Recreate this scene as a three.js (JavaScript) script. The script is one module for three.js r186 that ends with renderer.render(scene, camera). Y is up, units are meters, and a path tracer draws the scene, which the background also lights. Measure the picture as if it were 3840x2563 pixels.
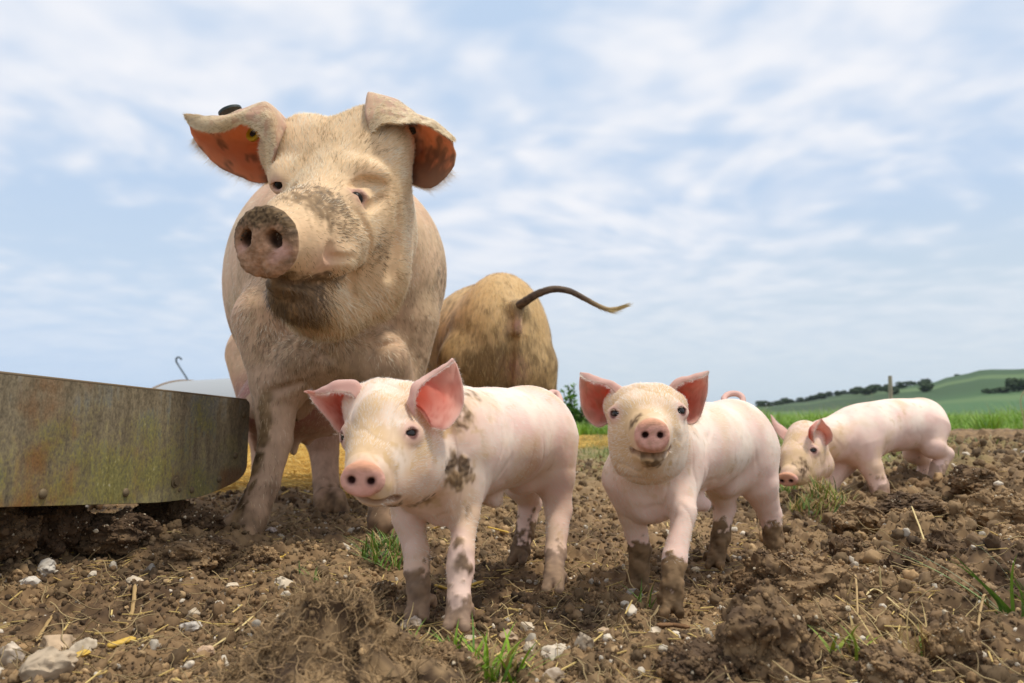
import * as THREE from 'three';
import { mergeGeometries, mergeVertices } from 'three/addons/utils/BufferGeometryUtils.js';
import { ImprovedNoise } from 'three/addons/math/ImprovedNoise.js';

// ------------------------------------------------------------------ camera, sky, sun, exposure
const scene = new THREE.Scene();
const camera = new THREE.PerspectiveCamera(49.97, 1024 / 683, 0.05, 6000);
camera.position.set(0, 0.30, 0);
camera.rotation.x = THREE.MathUtils.degToRad(5.64);
camera.focus = 1.25;
camera.userData.fStop = 5.6;
scene.add(camera);

const EXPOSURE = 1.0, FOG = 0.00007;
const SUN = { azimuth: 75, elevation: 70, intensity: 2.9, radius: 14 };   // azimuth: 0 = from behind the camera, 90 = from the right

const noiseGen = new ImprovedNoise();
const N3 = (x, y, z) => noiseGen.noise(x, y, z);
const fbm = (x, y, z, o = 4, g = 0.5) => { let s = 0, a = 1, n = 0; for (let i = 0; i < o; i++) { s += a * N3(x, y, z); n += a; a *= g; x = x * 2.03 + 11.7; y = y * 2.03 + 5.1; z = z * 2.03 + 3.3; } return s / n; };
const clamp = (x, a = 0, b = 1) => Math.min(b, Math.max(a, x));
const ss = (a, b, x) => { const t = clamp((x - a) / (b - a)); return t * t * (3 - 2 * t); };
const mix = (a, b, t) => a + (b - a) * t;
const mix3 = (a, b, t) => [mix(a[0], b[0], t), mix(a[1], b[1], t), mix(a[2], b[2], t)];
function rng(seed) { let s = seed >>> 0; return () => { s = (s + 0x6d2b79f5) | 0; let t = Math.imul(s ^ (s >>> 15), 1 | s); t = (t + Math.imul(t ^ (t >>> 7), 61 | t)) ^ t; return ((t ^ (t >>> 14)) >>> 0) / 4294967296; }; }
const sub = (a, b) => [a[0] - b[0], a[1] - b[1], a[2] - b[2]];
const add = (a, b) => [a[0] + b[0], a[1] + b[1], a[2] + b[2]];
const mul = (a, s) => [a[0] * s, a[1] * s, a[2] * s];
const dot = (a, b) => a[0] * b[0] + a[1] * b[1] + a[2] * b[2];
const cross = (a, b) => [a[1] * b[2] - a[2] * b[1], a[2] * b[0] - a[0] * b[2], a[0] * b[1] - a[1] * b[0]];
const len = (a) => Math.sqrt(a[0] * a[0] + a[1] * a[1] + a[2] * a[2]);
const norm = (a) => { const l = len(a) || 1; return [a[0] / l, a[1] / l, a[2] / l]; };
const dist = (a, b) => Math.sqrt((a[0] - b[0]) ** 2 + (a[1] - b[1]) ** 2 + (a[2] - b[2]) ** 2);

{ // thin, streaky high cloud over pale blue
  const W = 2048, H = 1024, data = new Float32Array(W * H * 4);
  for (let j = 0; j < H; j++) {
    const el = ((j + 0.5) / H - 0.5) * Math.PI, y = Math.sin(el), c = Math.cos(el);
    for (let i = 0; i < W; i++) {
      const az = ((i + 0.5) / W - 0.5) * 2 * Math.PI, x = Math.cos(az) * c, z = Math.sin(az) * c, o = (j * W + i) * 4;
      let col;
      if (y <= 0) col = [0.50, 0.56, 0.60];
      else {
        const k = 1 / (y + 0.14), px = x * k, pz = z * k;
        const wx = px + 0.35 * fbm(px * 0.7, 3.1, pz * 0.7, 3), wz = pz + 0.35 * fbm(px * 0.7, 9.4, pz * 0.7, 3);
        const big = fbm(wx * 0.42 + 4.3, 1.7, wz * 0.5 + 8.8, 3);
        const puff = 0.42 * fbm(wx * 1.7 - 0.3 * wz, 6.2, wz * 2.2 + 0.5 * wx, 3, 0.55) + 0.85 * fbm(wx * 5.4 - 0.5 * wz, 2.2, wz * 6.4 + 0.9 * wx, 3, 0.5);
        const fine = fbm(wx * 9, 2.2, wz * 11, 3);
        const at = Math.atan2(x, -z);                             // 0 = north, the way the camera looks
        const hole = 0.55 * Math.exp(-(((at + 0.62) / 0.30) ** 2) - (((el - 0.21) / 0.075) ** 2)) + 0.42 * Math.exp(-(((at - 0.62) / 0.20) ** 2) - (((el - 0.23) / 0.085) ** 2)) + 0.3 * Math.exp(-(((at - 0.02) / 0.14) ** 2) - (((el - 0.52) / 0.06) ** 2));
        let cov = 0.78 + 0.60 * big + 0.85 * puff + 0.14 * fine - 1.75 * hole;
        cov = mix(0.30, ss(0.05, 0.95, cov), ss(0.02, 0.30, el)) * ss(-0.02, 0.10, el);
        const blue = mix3([0.60, 0.715, 0.80], [0.53, 0.67, 0.87], ss(0.0, 0.30, el));
        const low = mix3([0.61, 0.715, 0.80], [0.54, 0.69, 0.89], ss(0.2, -0.6, at));
        const clear = mix3(low, blue, ss(0.04, 0.30, el));
        const thick = clamp(0.52 + 1.0 * puff + 0.35 * fine);
        const white = mix3([0.68, 0.765, 0.905], [0.91, 0.925, 0.975], thick);
        col = mix3(clear, white, cov);
      }
      data[o] = col[0]; data[o + 1] = col[1]; data[o + 2] = col[2]; data[o + 3] = 1;
    }
  }
  const sky = new THREE.DataTexture(data, W, H, THREE.RGBAFormat, THREE.FloatType);
  sky.mapping = THREE.EquirectangularReflectionMapping; sky.magFilter = THREE.LinearFilter; sky.minFilter = THREE.LinearFilter; sky.needsUpdate = true;
  scene.background = sky; scene.environment = sky;
}
const sun = new THREE.DirectionalLight(new THREE.Color(1.0, 0.93, 0.80), SUN.intensity);
{
  const a = THREE.MathUtils.degToRad(SUN.azimuth), e = THREE.MathUtils.degToRad(SUN.elevation);
  const d = [Math.sin(a) * Math.cos(e), Math.sin(e), Math.cos(a) * Math.cos(e)];
  sun.position.set(d[0] * 8, d[1] * 8, -2 + d[2] * 8); sun.target.position.set(0, 0, -2);
  sun.castShadow = true; sun.shadow.radius = SUN.radius; sun.shadow.mapSize.set(4096, 4096);
  Object.assign(sun.shadow.camera, { left: -6, right: 6, top: 6, bottom: -6, near: 0.5, far: 30 });
  scene.add(sun, sun.target);
}

// ------------------------------------------------------------------ helpers for naming and materials
const used = new Map();
function numbered(name) { const n = used.get(name) ?? 0; used.set(name, n + 1); return n ? name + '_' + String(n).padStart(3, '0') : name; }
function tag(o, label, category, group) { o.userData = { ...o.userData, label, category }; if (group) o.userData.group = group; return o; }
function thing(name, label, category, at = [0, 0, 0], group) {
  const o = new THREE.Group(); o.name = numbered(name); o.position.set(...at); scene.add(o); return tag(o, label, category, group);
}
function part(name, geometry, material, parent, kind) {
  const m = new THREE.Mesh(geometry, material); m.name = parent === scene ? numbered(name) : name; m.castShadow = m.receiveShadow = true; parent.add(m);
  if (kind) m.userData.kind = kind;
  return m;
}
const standard = (o) => new THREE.MeshStandardMaterial(o);
const physical = (o) => new THREE.MeshPhysicalMaterial(o);
const lin = (r, g, b) => new THREE.Color().setRGB(r, g, b);
function geo(pos, idx, col, uv) {
  const g = new THREE.BufferGeometry();
  g.setAttribute('position', new THREE.BufferAttribute(pos instanceof Float32Array ? pos : new Float32Array(pos), 3));
  if (idx) g.setIndex(new THREE.BufferAttribute(idx instanceof Uint32Array ? idx : new Uint32Array(idx), 1));
  if (col) g.setAttribute('color', new THREE.BufferAttribute(col instanceof Float32Array ? col : new Float32Array(col), 3));
  if (uv) g.setAttribute('uv', new THREE.BufferAttribute(new Float32Array(uv), 2));
  g.computeVertexNormals();
  return g;
}
function copies(name, geometry, material, list, parent, kind = 'stuff') {          // list of { m: Matrix4, c: [r, g, b] }
  const im = new THREE.InstancedMesh(geometry, material, list.length), c = new THREE.Color();
  list.forEach((e, i) => { im.setMatrixAt(i, e.m); im.setColorAt(i, c.setRGB(...e.c)); });
  im.name = parent === scene ? numbered(name) : name; im.castShadow = im.receiveShadow = true; im.userData.kind = kind; parent.add(im);
  return im;
}
const basis = (x, y, z, p) => new THREE.Matrix4().set(x[0], y[0], z[0], p[0], x[1], y[1], z[1], p[1], x[2], y[2], z[2], p[2], 0, 0, 0, 1);


// ------------------------------------------------------------------ the ground
// broad heaps and hollows: [x, z, height, radius]
const HEAPS = [
  [-0.20, -0.78, 0.020, 0.13],                              // root mound, near clod
  [-0.86, -1.30, 0.055, 0.13], [-0.72, -1.52, 0.055, 0.12], [-0.98, -1.16, 0.05, 0.14], [-0.62, -1.66, 0.035, 0.10], [-0.80, -1.06, 0.012, 0.15],
  [-0.60, -1.25, 0.022, 0.14], [-0.42, -2.62, -0.05, 0.5], [0.62, -1.25, 0.02, 0.2], [1.0, -1.25, 0.03, 0.2], [1.35, -1.9, 0.04, 0.22],
  [1.62, -2.25, 0.035, 0.2], [0.56, -1.02, 0.035, 0.12], [0.80, -1.18, 0.045, 0.13], [0.98, -1.05, 0.05, 0.13], [0.66, -0.86, 0.03, 0.10], [1.18, -1.45, 0.055, 0.16], [0.86, -1.52, 0.03, 0.12], [-0.62, -0.95, 0.02, 0.14],
];
// places the animals stand on: [x, z, height of the soil, radius]
const FEET = [];
function ground(x, z, fine = true) {
  const d = -z;
  let h = 0.016 * fbm(x * 1.3, 0.5, z * 1.3, 3);
  const right = 0.125 * Math.max(0, x - 0.80) * ss(1.5, 2.4, d) * (1 - ss(4.5, 9.5, d));
  h += Math.min(right, 0.13);
  for (const [hx, hz, hh, r] of HEAPS) { const q = ((x - hx) ** 2 + (z - hz) ** 2) / (r * r); if (q < 6) h += hh * Math.exp(-q); }
  const rough = mix(1.05, 2.0, ss(0.25, 0.9, x) ) * (1 - 0.75 * ss(5, 9, d));
  let detail = 0;
  if (d < 14) {
    const wx = x + 0.03 * N3(x * 9, 1.5, z * 9), wz = z + 0.03 * N3(x * 9, 7.5, z * 9);
    detail += 0.030 * (Math.abs(N3(wx * 6, 2.5, wz * 6)) - 0.22);
    detail += 0.028 * (Math.abs(N3(wx * 14, 4.5, wz * 14)) - 0.22);
    if (fine) {
      const lumps = ss(-0.25, 0.25, N3(x * 4, 9.1, z * 4));
      detail += mix(0.5, 1, lumps) * (0.017 * (Math.abs(N3(wx * 33, 6.5, wz * 33)) - 0.2) + 0.011 * (Math.abs(N3(x * 75, 8.5, z * 75)) - 0.2) + (d < 3.5 ? 0.006 * (Math.abs(N3(x * 160, 3.5, z * 160)) - 0.2) : 0));
    }
  }
  h += detail * rough;
  for (const [fx, fz, fy, r] of FEET) { const q = ((x - fx) ** 2 + (z - fz) ** 2) / (r * r); if (q < 4) h = mix(h, fy + detail * 0.35, Math.exp(-q * 1.2)); }
  return h;
}
const straw = (x, z) => { // where the golden bedding lies
  const d = -z, e = 0.5 * fbm(x * 1.1, 4.4, z * 0.8, 3);
  const left = ss(2.6, 3.4, d + e * 2 - 0.15 * (x + 1.4)) * (1 - ss(9.5, 10.5, d)) * ss(0.2, -0.5, x - 0.04 * d + 0.9 * e + 0.30);
  const mid = ss(6.1, 6.8, d + e) * (1 - ss(9.2, 9.9, d)) * ss(2.0, 1.0, x);
  return clamp(Math.max(left, mid));
};
const grassy = (x, z) => { // far pasture and the weedy strip before it
  const d = -z, e = fbm(x * 1.6, 8.2, z * 1.2, 3);
  return clamp(Math.max(ss(8.8, 9.8, d + e), 0.8 * ss(2.7, 3.9, d + e * 1.6) * ss(0.0, 0.5, x - 0.2 * d * 0.3) * (1 - ss(1.0, 1.9, x - 0.22 * d + 0.5 * e)) * ss(-0.45, 0.35, fbm(x * 3.2, 1.1, z * 2.2, 3) + 0.12)));
};
const SOIL_A = [0.165, 0.098, 0.046], SOIL_B = [0.335, 0.220, 0.110], SOIL_C = [0.066, 0.037, 0.018];
function soilColour(x, z) {
  const t = fbm(x * 2.2, 1.9, z * 2.2, 3), f = N3(x * 26, 2.9, z * 26), g = N3(x * 70, 5.9, z * 70);
  let c = mix3(SOIL_A, SOIL_B, clamp(0.35 + 0.9 * t + 0.3 * f + 0.25 * g));
  c = mix3(c, SOIL_C, 0.9 * ss(-0.02, 0.5, -t - 0.35 * f - 0.35 * g + 0.16 * ss(0.45, 0.9, x) * ss(-2.2, -1.6, z) + 0.14 * ss(-0.55, -0.8, x) * ss(-1.15, -1.3, z)));  // right-hand soil is darker; shade beneath the trough is painted in
  return c;
}
function groundColour(x, z) {
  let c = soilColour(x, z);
  const d = -z, s = straw(x, z), g = grassy(x, z);
  if (d > 1.8) c = mix3(c, [0.30, 0.215, 0.12], 0.45 * ss(1.8, 3.2, d) * ss(1.6, 0.6, x - 0.25 * d));
  if (s > 0) c = mix3(c, mix3([0.72, 0.46, 0.10], [0.48, 0.30, 0.07], clamp(0.5 + N3(x * 9, 3.3, z * 5) + 0.5 * N3(x * 30, 3.3, z * 20))), s);
  if (g > 0) c = mix3(c, mix3([0.095, 0.185, 0.020], [0.17, 0.21, 0.035], clamp(0.5 + N3(x * 3, 6.3, z * 2) + 0.4 * N3(x * 14, 6.3, z * 11))), g);
  return c;
}
function buildGround() {
  const rows = [4, 2, 0.6, 0, -0.25];
  for (let d = 0.45; d < 11;) { rows.push(-d); d += 0.0031 * Math.pow(d / 0.85, 1.25); }
  for (let d = 11; d < 4000; d *= 1.06) rows.push(-d);
  const C = 740, pos = new Float32Array(rows.length * C * 3), col = new Float32Array(rows.length * C * 3), idx = new Uint32Array((rows.length - 1) * (C - 1) * 6);
  let o = 0, q = 0;
  rows.forEach((z, r) => {
    const half = 0.92 * Math.max(0, -z) + 0.55 + (z > -0.4 ? 2 : 0) + (z < -11 ? (-z - 11) * 0.8 : 0);
    for (let i = 0; i < C; i++) {
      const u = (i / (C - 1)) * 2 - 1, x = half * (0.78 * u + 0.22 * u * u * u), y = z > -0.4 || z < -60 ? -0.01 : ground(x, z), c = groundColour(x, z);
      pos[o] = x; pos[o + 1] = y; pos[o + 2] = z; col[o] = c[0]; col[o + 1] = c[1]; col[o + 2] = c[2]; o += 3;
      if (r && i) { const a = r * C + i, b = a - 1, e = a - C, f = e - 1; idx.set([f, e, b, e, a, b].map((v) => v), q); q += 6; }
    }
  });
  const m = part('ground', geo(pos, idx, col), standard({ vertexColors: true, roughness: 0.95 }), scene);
  m.geometry.computeVertexNormals();
  m.userData.kind = 'structure';
  return m;
}

// a lump: a ball beaten out of round; flat sides make it angular (stone), creases make it crumbly (soil)
function lump(seed, detail, { rough = 0.35, freq = 1.6, crumb = 0, angular = 0, squash = [1, 1, 1] } = {}) {
  const g0 = new THREE.IcosahedronGeometry(1, detail); g0.deleteAttribute('normal'); g0.deleteAttribute('uv');
  const g = mergeVertices(g0, 1e-5), p = g.attributes.position, r = rng(seed * 977 + 5), s = seed * 13.7;
  const planes = []; for (let i = 0; i < angular; i++) planes.push([norm([r() - 0.5, r() - 0.5, r() - 0.5]), 0.62 + 0.3 * r()]);
  for (let i = 0; i < p.count; i++) {
    let v = [p.getX(i), p.getY(i), p.getZ(i)];
    let k = 1 + rough * fbm(v[0] * freq + s, v[1] * freq, v[2] * freq, 3);
    if (crumb) { // break it up in all directions, not only outward, so that it overhangs
      const e = (f, a) => [a * N3(v[0] * f + s, v[1] * f, v[2] * f), a * N3(v[0] * f, v[1] * f + s, v[2] * f + 7), a * N3(v[0] * f + 5, v[1] * f, v[2] * f + s)];
      const w = add(add(e(2.6, 0.26), e(6, 0.14)), add(e(13, 0.075), e(27, 0.04)));
      v = add(mul(v, k), mul(w, crumb)); k = 1;
    }
    v = mul(v, k);
    for (const [n, c] of planes) { const e = dot(v, n) - c; if (e > 0) v = sub(v, mul(n, e * 0.92)); }
    p.setXYZ(i, v[0] * squash[0], v[1] * squash[1], v[2] * squash[2]);
  }
  g.computeVertexNormals();
  return g;
}
function paint(g, f) { const p = g.attributes.position, c = new Float32Array(p.count * 3); for (let i = 0; i < p.count; i++) c.set(f(p.getX(i), p.getY(i), p.getZ(i)), i * 3); g.setAttribute('color', new THREE.BufferAttribute(c, 3)); return g; }
const M = {
  plain: standard({ vertexColors: true, roughness: 0.9 }),
  tint: standard({ roughness: 0.95 }),
  blade: physical({ roughness: 0.75, side: THREE.DoubleSide, transmission: 0.3, thickness: 0, vertexColors: true }),
  tintBlade: physical({ roughness: 0.7, side: THREE.DoubleSide }),
};
const randomTurn = (r) => new THREE.Quaternion().set(r() - 0.5, r() - 0.5, r() - 0.5, r() - 0.5).normalize();


// ------------------------------------------------------------------ animals: one smooth skin over a skeleton of tapered limbs
const L3 = (x, y, z) => Math.sqrt(x * x + y * y + z * z);
class Flesh {
  constructor() { this.p = []; }
  limb(a, b, r1, r2, k = 0.03) { this.p.push({ t: 0, a, b, d: sub(b, a), l2: dot(sub(b, a), sub(b, a)) || 1e-9, r1, r2, k }); return this; }
  chain(pts, k = 0.02) { for (let i = 1; i < pts.length; i++) this.limb(pts[i - 1][0], pts[i][0], pts[i - 1][1], pts[i][1], i === 1 ? k : Math.min(k * 0.35, 0.009)); return this; }
  oval(c, r, k = 0.03, forward = [0, 0, 1], up = [0, 1, 0]) { this.p.push({ t: 1, c, r, k, ...Flesh.frame(forward, up) }); return this; }
  disc(c, n, up, rx, ry, h, round, k) { this.p.push({ t: 2, c, rx, ry, h, round, k, ...Flesh.frame(n, up) }); return this; }
  cut() { this.p[this.p.length - 1].sub = true; return this; }
  static frame(f, up) { const z = norm(f), x = norm(cross(up, z)), y = cross(z, x); return { x, y, z }; }
  static one(q, p) {   // signed distance to one limb, oval or plate
    if (q.t === 0) {
      const ax = p[0] - q.a[0], ay = p[1] - q.a[1], az = p[2] - q.a[2];
      let h = (ax * q.d[0] + ay * q.d[1] + az * q.d[2]) / q.l2; h = h < 0 ? 0 : h > 1 ? 1 : h;
      return L3(ax - h * q.d[0], ay - h * q.d[1], az - h * q.d[2]) - (q.r1 + (q.r2 - q.r1) * h);
    }
    const vx = p[0] - q.c[0], vy = p[1] - q.c[1], vz = p[2] - q.c[2], X = q.x, Y = q.y, Z = q.z;
    const x = vx * X[0] + vy * X[1] + vz * X[2], y = vx * Y[0] + vy * Y[1] + vz * Y[2], z = vx * Z[0] + vy * Z[1] + vz * Z[2];
    if (q.t === 1) {
      const a = x / q.r[0], b = y / q.r[1], c = z / q.r[2], k0 = L3(a, b, c), k1 = L3(a / q.r[0], b / q.r[1], c / q.r[2]);
      return k1 < 1e-9 ? -Math.min(...q.r) : k0 * (k0 - 1) / k1;
    }
    const e = (Math.hypot(x / q.rx, y / q.ry) - 1) * Math.min(q.rx, q.ry) + q.round, f = Math.abs(z) - q.h + q.round;
    return Math.min(Math.max(e, f), 0) + Math.hypot(Math.max(e, 0), Math.max(f, 0)) - q.round;
  }
  at(p, list = this.p) {
    let d = 1e9;
    for (let i = 0; i < list.length; i++) {
      const q = list[i], e = Flesh.one(q, p), k = q.k;
      if (q.sub) { const h = Math.max(k - Math.abs(d + e), 0) / k; d = Math.max(d, -e) + h * h * k / 4; }
      else { const h = Math.max(k - Math.abs(d - e), 0) / k; d = Math.min(d, e) - h * h * k / 4; }
    }
    return d;
  }
  slope(p, list, e = 0.0012) {
    const a = this.at([p[0] + e, p[1] - e, p[2] - e], list), b = this.at([p[0] - e, p[1] - e, p[2] + e], list), c = this.at([p[0] - e, p[1] + e, p[2] - e], list), d = this.at([p[0] + e, p[1] + e, p[2] + e], list);
    return norm([a - b - c + d, -a - b + c + d, -a + b - c + d]);
  }
  onto(p) { let q = p; for (let i = 0; i < 12; i++) { const d = this.at(q), n = this.slope(q, undefined, 0.003); q = sub(q, mul(n, d * 0.8)); } return q; }
  skin(cell, look, fine = []) {
    const lo = [1e9, 1e9, 1e9], hi = [-1e9, -1e9, -1e9];
    for (const q of this.p) for (let k = 0; k < 3; k++) {
      if (q.sub) continue;
      const r = q.t === 0 ? Math.max(q.r1, q.r2) : q.t === 1 ? Math.max(...q.r) : Math.max(q.rx, q.ry, q.h);
      for (const c of q.t === 0 ? [q.a, q.b] : [q.c]) { lo[k] = Math.min(lo[k], c[k] - r - 0.02); hi[k] = Math.max(hi[k], c[k] + r + 0.02); }
    }
    const B = 8, nb = [0, 1, 2].map((k) => Math.ceil((hi[k] - lo[k]) / cell / B)), NY = nb[1] * B + 2, NZ = nb[2] * B + 2;
    const key = (i, j, k) => (i * NY + j) * NZ + k, made = new Map(), pos = [], nor = [], edges = [], S = B + 1, v = new Float32Array(S * S * S), R = B * cell * 0.866;
    for (let bi = 0; bi < nb[0]; bi++) for (let bj = 0; bj < nb[1]; bj++) for (let bk = 0; bk < nb[2]; bk++) {
      const c = [lo[0] + (bi + 0.5) * B * cell, lo[1] + (bj + 0.5) * B * cell, lo[2] + (bk + 0.5) * B * cell], m = this.at(c);
      if (Math.abs(m) > R * 1.12 + 0.008) continue;
      const reach = Math.abs(m) + 2 * R, list = this.p.filter((q) => Flesh.one(q, c) < reach + q.k + 0.01);
      if (!list.length) continue;
      let any = 0;
      for (let i = 0, o = 0; i < S; i++) for (let j = 0; j < S; j++) for (let k = 0; k < S; k++, o++) { v[o] = this.at([lo[0] + (bi * B + i) * cell, lo[1] + (bj * B + j) * cell, lo[2] + (bk * B + k) * cell], list); any |= v[o] < 0 ? 1 : 2; }
      if (any !== 3) continue;
      const V = (i, j, k) => v[(i * S + j) * S + k];
      for (let i = 0; i < B; i++) for (let j = 0; j < B; j++) for (let k = 0; k < B; k++) {
        const gi = bi * B + i, gj = bj * B + j, gk = bk * B + k, a = V(i, j, k);
        for (let ax = 0; ax < 3; ax++) { const b = V(i + (ax === 0), j + (ax === 1), k + (ax === 2)); if ((a < 0) !== (b < 0)) edges.push([gi, gj, gk, ax, a < 0]); }
        let n = 0, x = 0, y = 0, z = 0;
        for (let e = 0; e < 12; e++) {
          const ax = e >> 2, u = e & 1, w = (e >> 1) & 1, i0 = i + (ax === 0 ? 0 : u), j0 = j + (ax === 1 ? 0 : ax === 0 ? u : w), k0 = k + (ax === 2 ? 0 : w);
          const p0 = V(i0, j0, k0), p1 = V(i0 + (ax === 0), j0 + (ax === 1), k0 + (ax === 2));
          if ((p0 < 0) !== (p1 < 0)) { const t = p0 / (p0 - p1); x += i0 + (ax === 0 ? t : 0); y += j0 + (ax === 1 ? t : 0); z += k0 + (ax === 2 ? t : 0); n++; }
        }
        if (!n) continue;
        let p = [lo[0] + (bi * B + x / n) * cell, lo[1] + (bj * B + y / n) * cell, lo[2] + (bk * B + z / n) * cell];
        let g = this.slope(p, list); const d = this.at(p, list); p = sub(p, mul(g, clamp(d, -cell * 0.5, cell * 0.5)));
        made.set(key(gi, gj, gk), pos.length / 3); pos.push(...p); nor.push(...g);
      }
    }
    let idx = [];
    for (const [i, j, k, ax, inside] of edges) {
      const q = ax === 0 ? [key(i, j - 1, k - 1), key(i, j, k - 1), key(i, j, k), key(i, j - 1, k)] : ax === 1 ? [key(i - 1, j, k - 1), key(i - 1, j, k), key(i, j, k), key(i, j, k - 1)] : [key(i - 1, j - 1, k), key(i, j - 1, k), key(i, j, k), key(i - 1, j, k)];
      const w = q.map((e) => made.get(e));
      if (w.some((e) => e === undefined)) continue;
      if (inside) idx.push(w[0], w[1], w[2], w[0], w[2], w[3]); else idx.push(w[0], w[2], w[1], w[0], w[3], w[2]);
    }
    for (const [c, r] of fine) { // split the faces near c into four
      const out = [], mids = new Map(), mid = (a, b) => {
        const k = a < b ? a * 4194304 + b : b * 4194304 + a; let m = mids.get(k);
        if (m === undefined) { m = pos.length / 3; mids.set(k, m); for (let q = 0; q < 3; q++) pos.push((pos[a * 3 + q] + pos[b * 3 + q]) / 2); nor.push(...norm([nor[a * 3] + nor[b * 3], nor[a * 3 + 1] + nor[b * 3 + 1], nor[a * 3 + 2] + nor[b * 3 + 2]])); }
        return m;
      };
      for (let t = 0; t < idx.length; t += 3) {
        const a = idx[t], b = idx[t + 1], d = idx[t + 2];
        if (dist([pos[a * 3], pos[a * 3 + 1], pos[a * 3 + 2]], c) > r) { out.push(a, b, d); continue; }
        const x = mid(a, b), y = mid(b, d), z = mid(d, a); out.push(a, x, z, x, b, y, z, y, d, x, y, z);
      }
      idx = out;
    }
    const col = new Float32Array(pos.length), muddy = [];
    for (let i = 0; i < pos.length; i += 3) {
      const p = [pos[i], pos[i + 1], pos[i + 2]], n = [nor[i], nor[i + 1], nor[i + 2]], { c, d = 0, w = 0 } = look(p, n);
      if (w > 0.75) muddy.push([add(p, mul(n, d)), c]);
      col.set(c, i);
      for (let k = 0; k < 3; k++) pos[i + k] += n[k] * d;
    }
    const g = geo(pos, idx, col); g.userData.muddy = muddy; return g;
  }
}

// a thin shell through rows of points (root to tip), each row running from one edge of the ear to the other
function earShell(rows, thick, look, nu = 34, nv = 40) {
  const rowCurves = rows.map((r) => new THREE.CatmullRomCurve3(r.map((p) => new THREE.Vector3(...p)), false, 'centripetal'));
  const mid = [];
  for (let i = 0; i <= nv; i++) mid.push(new THREE.CatmullRomCurve3(rowCurves.map((c) => c.getPoint(i / nv)), false, 'centripetal'));
  const P = [], Nn = [];
  for (let j = 0; j <= nu; j++) for (let i = 0; i <= nv; i++) { const v = mid[i].getPoint(j / nu); P.push([v.x, v.y, v.z]); }
  const at = (j, i) => P[clamp(j, 0, nu) * (nv + 1) + clamp(i, 0, nv)];
  for (let j = 0; j <= nu; j++) for (let i = 0; i <= nv; i++) { const jj = j === nu ? j - 1 : j; let n = cross(sub(at(jj, i + 1), at(jj, i - 1)), sub(at(jj + 1, i), at(jj - 1, i))); Nn.push(norm(n)); }
  for (let k = 0; k < P.length; k++) P[k] = add(P[k], mul(Nn[k], thick * 0.55 * (N3(P[k][0] * 32, P[k][1] * 32, P[k][2] * 32) + 0.5 * N3(P[k][0] * 80, P[k][1] * 80, P[k][2] * 80))));
  const pos = [], col = [], idx = [], W = nv + 1, half = (nu + 1) * W;
  for (const side of [1, -1]) for (let j = 0; j <= nu; j++) for (let i = 0; i <= nv; i++) {
    const k = j * W + i, e = Math.min(1, Math.min(i, nv - i) / (nv * 0.16)), t = thick * (0.35 + 0.65 * Math.sqrt(e)) * (1 - 0.45 * (j / nu)) * 0.5;
    const p = add(P[k], mul(Nn[k], side * t)), l = look(P[k], j / nu, i / nv, side);
    pos.push(...add(p, mul(Nn[k], side * (l.d || 0)))); col.push(...l.c);
  }
  for (let j = 0; j < nu; j++) for (let i = 0; i < nv; i++) {
    const a = j * W + i, b = a + 1, c = a + W, d = c + 1;
    idx.push(a, b, c, b, d, c, half + a, half + c, half + b, half + b, half + c, half + d);
  }
  const ring = [];
  for (let i = 0; i <= nv; i++) ring.push(i);
  for (let j = 1; j <= nu; j++) ring.push(j * W + nv);
  for (let i = nv - 1; i >= 0; i--) ring.push(nu * W + i);
  for (let j = nu - 1; j > 0; j--) ring.push(j * W);
  ring.forEach((a, i) => { const b = ring[(i + 1) % ring.length]; idx.push(a, half + a, b, b, half + a, half + b); });
  const g = geo(pos, idx, col); g.userData.grid = { P, Nn, nu, nv };
  return g;
}

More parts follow.
